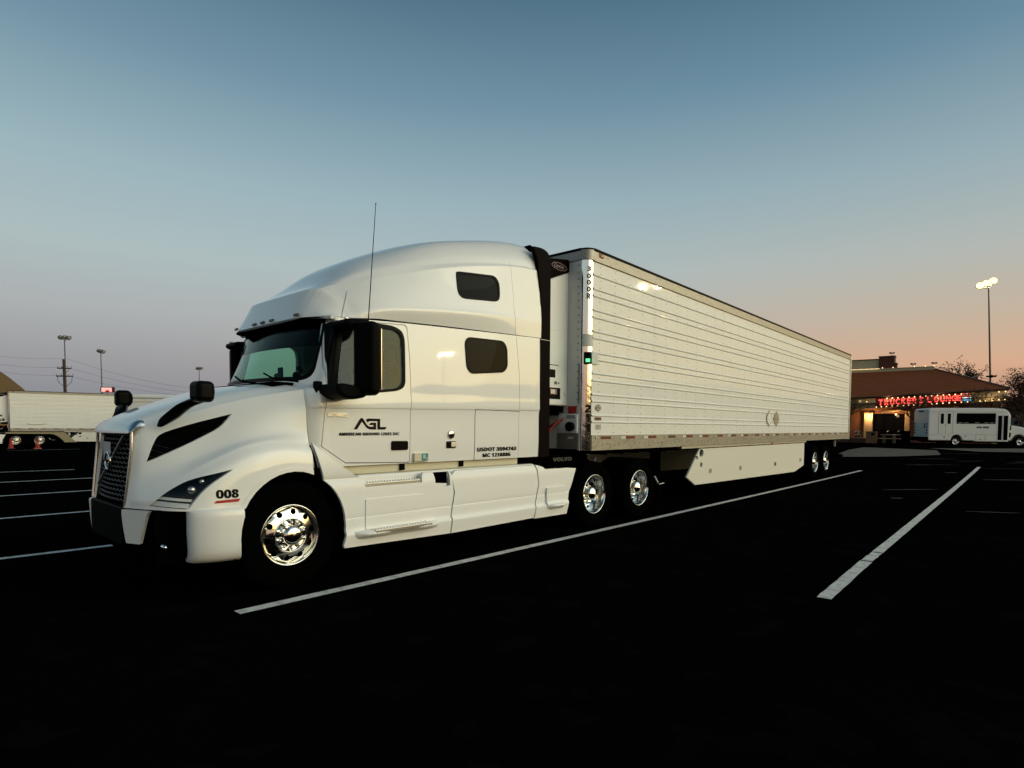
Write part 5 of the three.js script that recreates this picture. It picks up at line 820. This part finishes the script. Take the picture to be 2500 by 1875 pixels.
  const crate = at('planter_box', 'tall dark planter box beside the rear of the shuttle bus', 'planter', 6.0, 3.9); part(crate, 'planter_body', box(-0.3, 0.3, 0, 1.12, -0.3, 0.3, 0.03), M.matt); part(crate, 'planter_rim', box(-0.33, 0.33, 1.1, 1.16, -0.33, 0.33, 0.01), M.black);
  const bn = at('picnic_table', 'pale picnic table with stone legs before the dark entrance glass', 'picnic table', 4.85, 3.2); part(bn, 'table_top', box(-0.75, 0.7, 0.76, 0.83, -0.4, 0.4, 0.02), std(0.3, 0.24, 0.15, 0.8)); for (const x of [-0.5, 0.25]) part(bn, 'leg', box(x - 0.1, x + 0.1, 0, 0.76, -0.25, 0.25, 0.02), std(0.22, 0.17, 0.1, 0.9)); for (const z of [-0.75, 0.75]) part(bn, 'bench', box(-0.95, 0.85, 0.42, 0.48, z - 0.14, z + 0.14, 0.02), std(0.24, 0.17, 0.1, 0.8));
  const lw = at('brick_bench', 'low brown brick bench against the wall left of the waste bin', 'bench', 1.9, 2.6); part(lw, 'bench_base', box(-1.1, 0.95, 0, 0.4, -0.3, 0.3, 0.02), std(0.09, 0.035, 0.02, 0.9)); part(lw, 'bench_seat', box(-1.15, 1.0, 0.4, 0.5, -0.34, 0.34, 0.02), std(0.24, 0.14, 0.06, 0.8));
  const pt = at('potted_plant', 'small plant with white blooms on the wall side of the brick bench', 'plant', 2.15, 2.0); part(pt, 'pot', new THREE.CylinderGeometry(0.2, 0.15, 0.55, 14).translate(0, 0.3, 0), std(0.08, 0.04, 0.03, 0.9));
  { const lf = []; for (let k = 0; k < 60; k++) lf.push(new THREE.CircleGeometry(0.05 + rnd() * 0.04, 5).rotateX(rnd() * 3).rotateY(rnd() * 6).translate((rnd() - 0.5) * 0.5, 0.6 + rnd() * 0.5, (rnd() - 0.5) * 0.4)); part(pt, 'foliage', mergeGeometries(lf), std(0.05, 0.05, 0.02, 0.9)); const fl2 = []; for (let k = 0; k < 14; k++) fl2.push(new THREE.SphereGeometry(0.045, 6, 4).translate((rnd() - 0.5) * 0.5, 0.7 + rnd() * 0.5, 0.15 + rnd() * 0.1)); part(pt, 'blossom', mergeGeometries(fl2), M.pale); }
  const sw = part(scene, 'pavement', new THREE.BoxGeometry(26, 0.14, 5.5), std(0.16, 0.11, 0.07, 0.9)); { const v = V(-1, 0, 2.7).applyAxisAngle(V(0, 1, 0), B.rotation.y); sw.position.set(57.23 + v.x, 0.14, -8.364 + v.z); sw.rotation.y = B.rotation.y; sw.userData = { label: 'tan pavement along the front of the lounge', category: 'pavement', kind: 'structure' }; }
  sw.receiveShadow = true;
}
// ------------------------------------------------------------------ shuttle bus (x forward, z towards the camera)
{
  const S = thing('shuttle_bus', 'white shuttle bus with a long dark window strip parked before the lounge', 'bus', [49.196, 0.2, 0.0212], -59.7 * Math.PI / 180);
  const s = (name, geo, mat, parent = S) => part(parent, name, geo, mat);
  const wm = phys(0.83, 0.82, 0.76, { roughness: 0.4, clearcoat: 0.3, clearcoatRoughness: 0.2 });
  const W = 2.45, side = [[0, 0.46], [1.56, 0.46], [1.62, 0.72, 0.2], [1.8, 0.9, 0.15], [2.1, 0.9, 0.15], [2.3, 0.72, 0.2], [2.38, 0.48], [3.17, 0.46], [3.25, 0.4], [5.5, 0.4], [5.62, 1.9], [5.62, 2.5, 0.2], [5.3, 2.9, 0.2], [4.4, 2.98, 0.1], [0.1, 2.98, 0.12], [0, 2.8, 0.1]];
  const body = s('body', bevel(side, W, 0.04, 0.05).translate(0, 0, -W), wm);
  part(body, 'roof_moulding', box(0.05, 5.2, 2.66, 2.70, 0.0, 0.02, 0.005), M.pale);
  const win = s('window_strip', box(1.92, 4.6, 1.76, 2.58, -0.02, 0.012, 0.07), M.dark);
  for (const [a, b2] of [[2.04, 2.31], [2.46, 2.73], [3.17, 3.47], [3.85, 4.09], [4.22, 4.50]]) part(win, 'vent_latch', bbox(a, b2, 1.835, 1.86, 0.012, 0.02), M.pale);
  for (const x of [2.45, 3.0, 3.55, 4.1]) part(win, 'window_bar', bbox(x - 0.01, x + 0.01, 1.78, 2.56, 0.012, 0.016), M.black);
  const ld = s('lift_door', box(0.68, 1.66, 0.99, 2.74, -0.01, 0.012, 0.01), wm); part(ld, 'door_gap', join(bbox(0.66, 0.68, 0.98, 2.76, -0.01, 0.008), bbox(1.66, 1.68, 0.98, 2.76, -0.01, 0.008), bbox(1.16, 1.175, 0.99, 2.74, 0.008, 0.0135), bbox(0.68, 1.66, 2.74, 2.76, -0.01, 0.008)), std(0.25, 0.23, 0.18, 0.7));
  for (const x of [0.81, 1.29]) part(ld, 'window', box(x, x + 0.22, 1.75, 2.55, 0, 0.02, 0.1), M.dark);
  part(ld, 'handle', box(1.12, 1.2, 1.62, 1.70, 0.012, 0.03, 0.01), M.grey);
  const ed = s('entry_door', box(4.68, 5.48, 0.41, 2.5, -0.02, 0.016, 0.02), wm);
  for (const [a, b2] of [[4.75, 5.02], [5.13, 5.42]]) part(ed, 'window', box(a, b2, 0.52, 2.4, 0, 0.026, 0.03), M.dark);
  part(ed, 'door_split', bbox(5.06, 5.08, 0.42, 2.49, 0.01, 0.02), M.black);
  s('lettering', text('COURTESY SHUTTLE', 3.31, 4.16, 1.42, 1.57, 0.01).translate(0, 0, 0.001), M.ink).removeFromParent();
  { const g = []; for (let k = 0; k < 12; k++) if (k !== 5) g.push(bbox(3.31 + k * 0.071, 3.31 + k * 0.071 + 0.055, 1.43, 1.565, 0, 0.008)); s('faded_lettering', join(g, bbox(3.31, 4.16, 1.425, 1.437, 0, 0.006)), std(0.05, 0.045, 0.03, 0.7)); }
  s('belt_stripe', join(bbox(0.02, 1.5, 0.885, 0.9, 0, 0.008), bbox(2.35, 5.5, 0.93, 0.945, 0, 0.008)), std(0.4, 0.38, 0.3, 0.6));
  s('luggage_flap', join(bbox(3.27, 3.94, 0.935, 0.95, 0, 0.009), bbox(3.27, 3.285, 0.5, 0.94, 0, 0.009), bbox(3.92, 3.94, 0.5, 0.94, 0, 0.009)), std(0.33, 0.3, 0.22, 0.6));
  s('side_marker', join(disc(0.05, 0.02, 12).translate(1.1, 0.72, 0.005), disc(0.045, 0.02, 12).translate(2.59, 0.81, 0.005), disc(0.04, 0.02, 12).translate(3.6, 0.58, 0.005)), std(0.15, 0.06, 0.03, 0.5));
  // rear end
  const rear = s('rear_door', box(-0.03, 0, 0.72, 2.88, -W + 0.15, -0.15, 0.01), phys(0.32, 0.42, 0.42, { roughness: 0.4 }));
  part(rear, 'handle', new THREE.TorusGeometry(0.16, 0.025, 6, 16, Math.PI).rotateZ(Math.PI / 2).rotateY(Math.PI / 2).translate(-0.06, 1.6, -0.7), M.matt);
  part(rear, 'rear_lights', join(...[0.95, 1.2, 1.45, 1.7].flatMap((y) => [bbox(-0.06, -0.02, y, y + 0.12, -0.28, -0.17), bbox(-0.06, -0.02, y, y + 0.12, -W + 0.17, -W + 0.28)]), bbox(-0.06, -0.02, 2.7, 2.8, -1.6, -0.85)), M.black);
  s('bumper', box(-0.25, 0.02, 0.4, 0.72, -W + 0.03, -0.03, 0.03), M.matt);
  for (const z of [-0.12, -W + 0.12]) { const sg = z > -1 ? 1 : -1; for (const x of [1.95, 6.35]) { const w = new THREE.Group(); w.name = 'wheel'; S.add(w); w.position.set(x, 0.4, z); if (sg < 0) w.rotation.y = Math.PI; part(w, 'tyre', lathe([[0.2, -0.2], [0.36, -0.2], [0.4, -0.15], [0.4, -0.03], [0.36, 0.02], [0.26, 0.02], [0.2, -0.02]], 36), M.tyre); part(w, 'rim', lathe([[0.255, 0.0], [0.245, 0.018], [0.225, 0.0], [0.2, -0.06], [0.1, -0.08], [0.09, 0.0], [0.001, 0.02]], 32), M.chrome); } }
  // van nose
  const nose = s('cab', bevel([[5.5, 0.5], [5.5, 2.2], [5.62, 1.95, 0.1], [5.85, 1.66, 0.1], [6.6, 1.52, 0.2], [7.15, 1.3, 0.2], [7.3, 0.9, 0.1], [7.25, 0.45, 0.05], [6.85, 0.45], [6.8, 0.75, 0.2], [6.5, 0.95, 0.2], [6.2, 0.95, 0.2], [5.95, 0.75, 0.2], [5.85, 0.48]], 1.9, 0.05, 0.06).translate(0, 0, -W + 0.28), wm);
  part(nose, 'window', prism([[5.57, 1.28], [5.57, 1.9], [5.68, 1.8], [5.8, 1.6], [5.8, 1.3]], -0.29, -0.255, 0.04), M.dark); part(nose, 'window', prism([[5.58, 0.72], [5.58, 1.1], [5.8, 1.1], [5.78, 0.76]], -0.29, -0.255, 0.04), M.black);
  s('mirror', join(box(5.9, 6.08, 1.72, 2.0, -0.15, 0.05, 0.04), bar(V(5.75, 1.6, -0.3), V(6.0, 1.8, -0.05), 0.02)), M.black);
  s('underbody', bbox(0.2, 6.9, 0.3, 0.55, -W + 0.3, -0.3), M.matt);
}
// ------------------------------------------------------------------ trees
function tree(name, label, base, h, rx, ry, leaves, size, col, trunkCol, bareness = 0, group) {
  const t = thing(name, label, 'tree', base, rnd() * 6, group), limbs = [], tips = [];
  const grow2 = (p, d, len, r, depth) => { const e = p.clone().addScaledVector(d, len); limbs.push(bar(p, e, r, r * 0.65, 6)); if (depth > 1) tips.push(e); if (depth >= 4) return; const n = depth ? 3 : 5; for (let k = 0; k < n; k++) { const q = d.clone().multiplyScalar(0.55).add(V(rnd() - 0.5, rnd() * 0.55 - 0.05, rnd() - 0.5).multiplyScalar(1.5)).normalize(); grow2(e, q, len * (0.52 + rnd() * 0.25), r * 0.6, depth + 1); } };
  grow2(V(0, -0.3, 0), V(rnd() * 0.1 - 0.05, 1, rnd() * 0.1 - 0.05).normalize(), h * 0.4, h * 0.022, 0);
  part(t, 'trunk', join(limbs), trunkCol);
  const P2 = [], C = V(0, h * 0.72, 0), lg = [];
  const src = tips.filter((p) => p.y > h * 0.3);
  for (let k = 0; k < leaves; k++) { const b = src[(rnd() * src.length) | 0], sp = size * (bareness ? 3.2 : 7), p = b.clone().add(V(rnd() - 0.5, rnd() - 0.5, rnd() - 0.5).multiplyScalar(sp * 2)); const s2 = size * (0.6 + rnd() * 0.8), a = rnd() * 6.28, c = rnd() * 3.14; const u = V(Math.cos(a), Math.sin(c) * 0.6, Math.sin(a)).normalize(), w = V(-Math.sin(a), Math.cos(c), Math.cos(a) * 0.6).normalize(); P2.push(p.clone().addScaledVector(u, -s2), p.clone().addScaledVector(w, s2 * 0.5), p.clone().addScaledVector(u, s2), p.clone().addScaledVector(u, -s2), p.clone().addScaledVector(u, s2), p.clone().addScaledVector(w, -s2 * 0.5)); }
  const g = new THREE.BufferGeometry().setFromPoints(P2); g.computeVertexNormals(); part(t, 'crown', g, col);
  return t;
}
{
  const bark = std(0.04, 0.022, 0.012, 0.95), rust = std(0.085, 0.03, 0.008, 0.85), brown = std(0.10, 0.06, 0.022, 0.85), dark = std(0.03, 0.022, 0.01, 0.9);
  tree('broadleaf_tree', 'rust-brown leafy tree at the right frame edge behind the shuttle bus', [60.6, 0.28, 5.9], 6.0, 2, 2, 5200, 0.085, rust, bark);
  tree('broadleaf_tree', 'darker brown tree beyond the front of the shuttle bus, right of the lounge corner', [56.4, 0.3, 5.4], 4.6, 2, 2, 4200, 0.09, std(0.05, 0.02, 0.008, 0.9), bark);
  tree('broadleaf_tree', 'leafy tree reaching past the right edge behind the bus nose', [60.2, 0.3, 7.6], 6.4, 2, 2, 4200, 0.09, rust, bark);
  tree('sparse_tree', 'taller thin-crowned tree showing above the lounge roof, nearer the ridge end', [104.5, -0.2, -3.4], 12.2, 2, 2, 900, 0.16, dark, bark, 1);
  tree('sparse_tree', 'thin-crowned tree above the lounge roof, nearer the lit light pole', [106, -0.2, -1.75], 10.9, 2, 2, 600, 0.16, dark, bark, 1);
  const B2 = (x, z) => { const v = V(x, 0, z).applyAxisAngle(V(0, 1, 0), B.rotation.y); return [57.23 + v.x, 0.21, -8.364 + v.z]; };
  tree('small_tree', 'small dark tree in front of the left end of the neon sign', B2(1.6, 3.0), 4.3, 1, 1, 1500, 0.07, brown, bark);
  tree('small_tree', 'small brown tree hiding the middle letters of the neon sign', B2(7.15, 3.2), 4.9, 1, 1, 700, 0.055, brown, bark, 1);
  tree('small_tree', 'small bare-branched tree right of the glowing flag sign', B2(11.1, 2.6), 4.9, 1, 1, 420, 0.055, brown, bark, 1);
}

renderer.render(scene, camera);
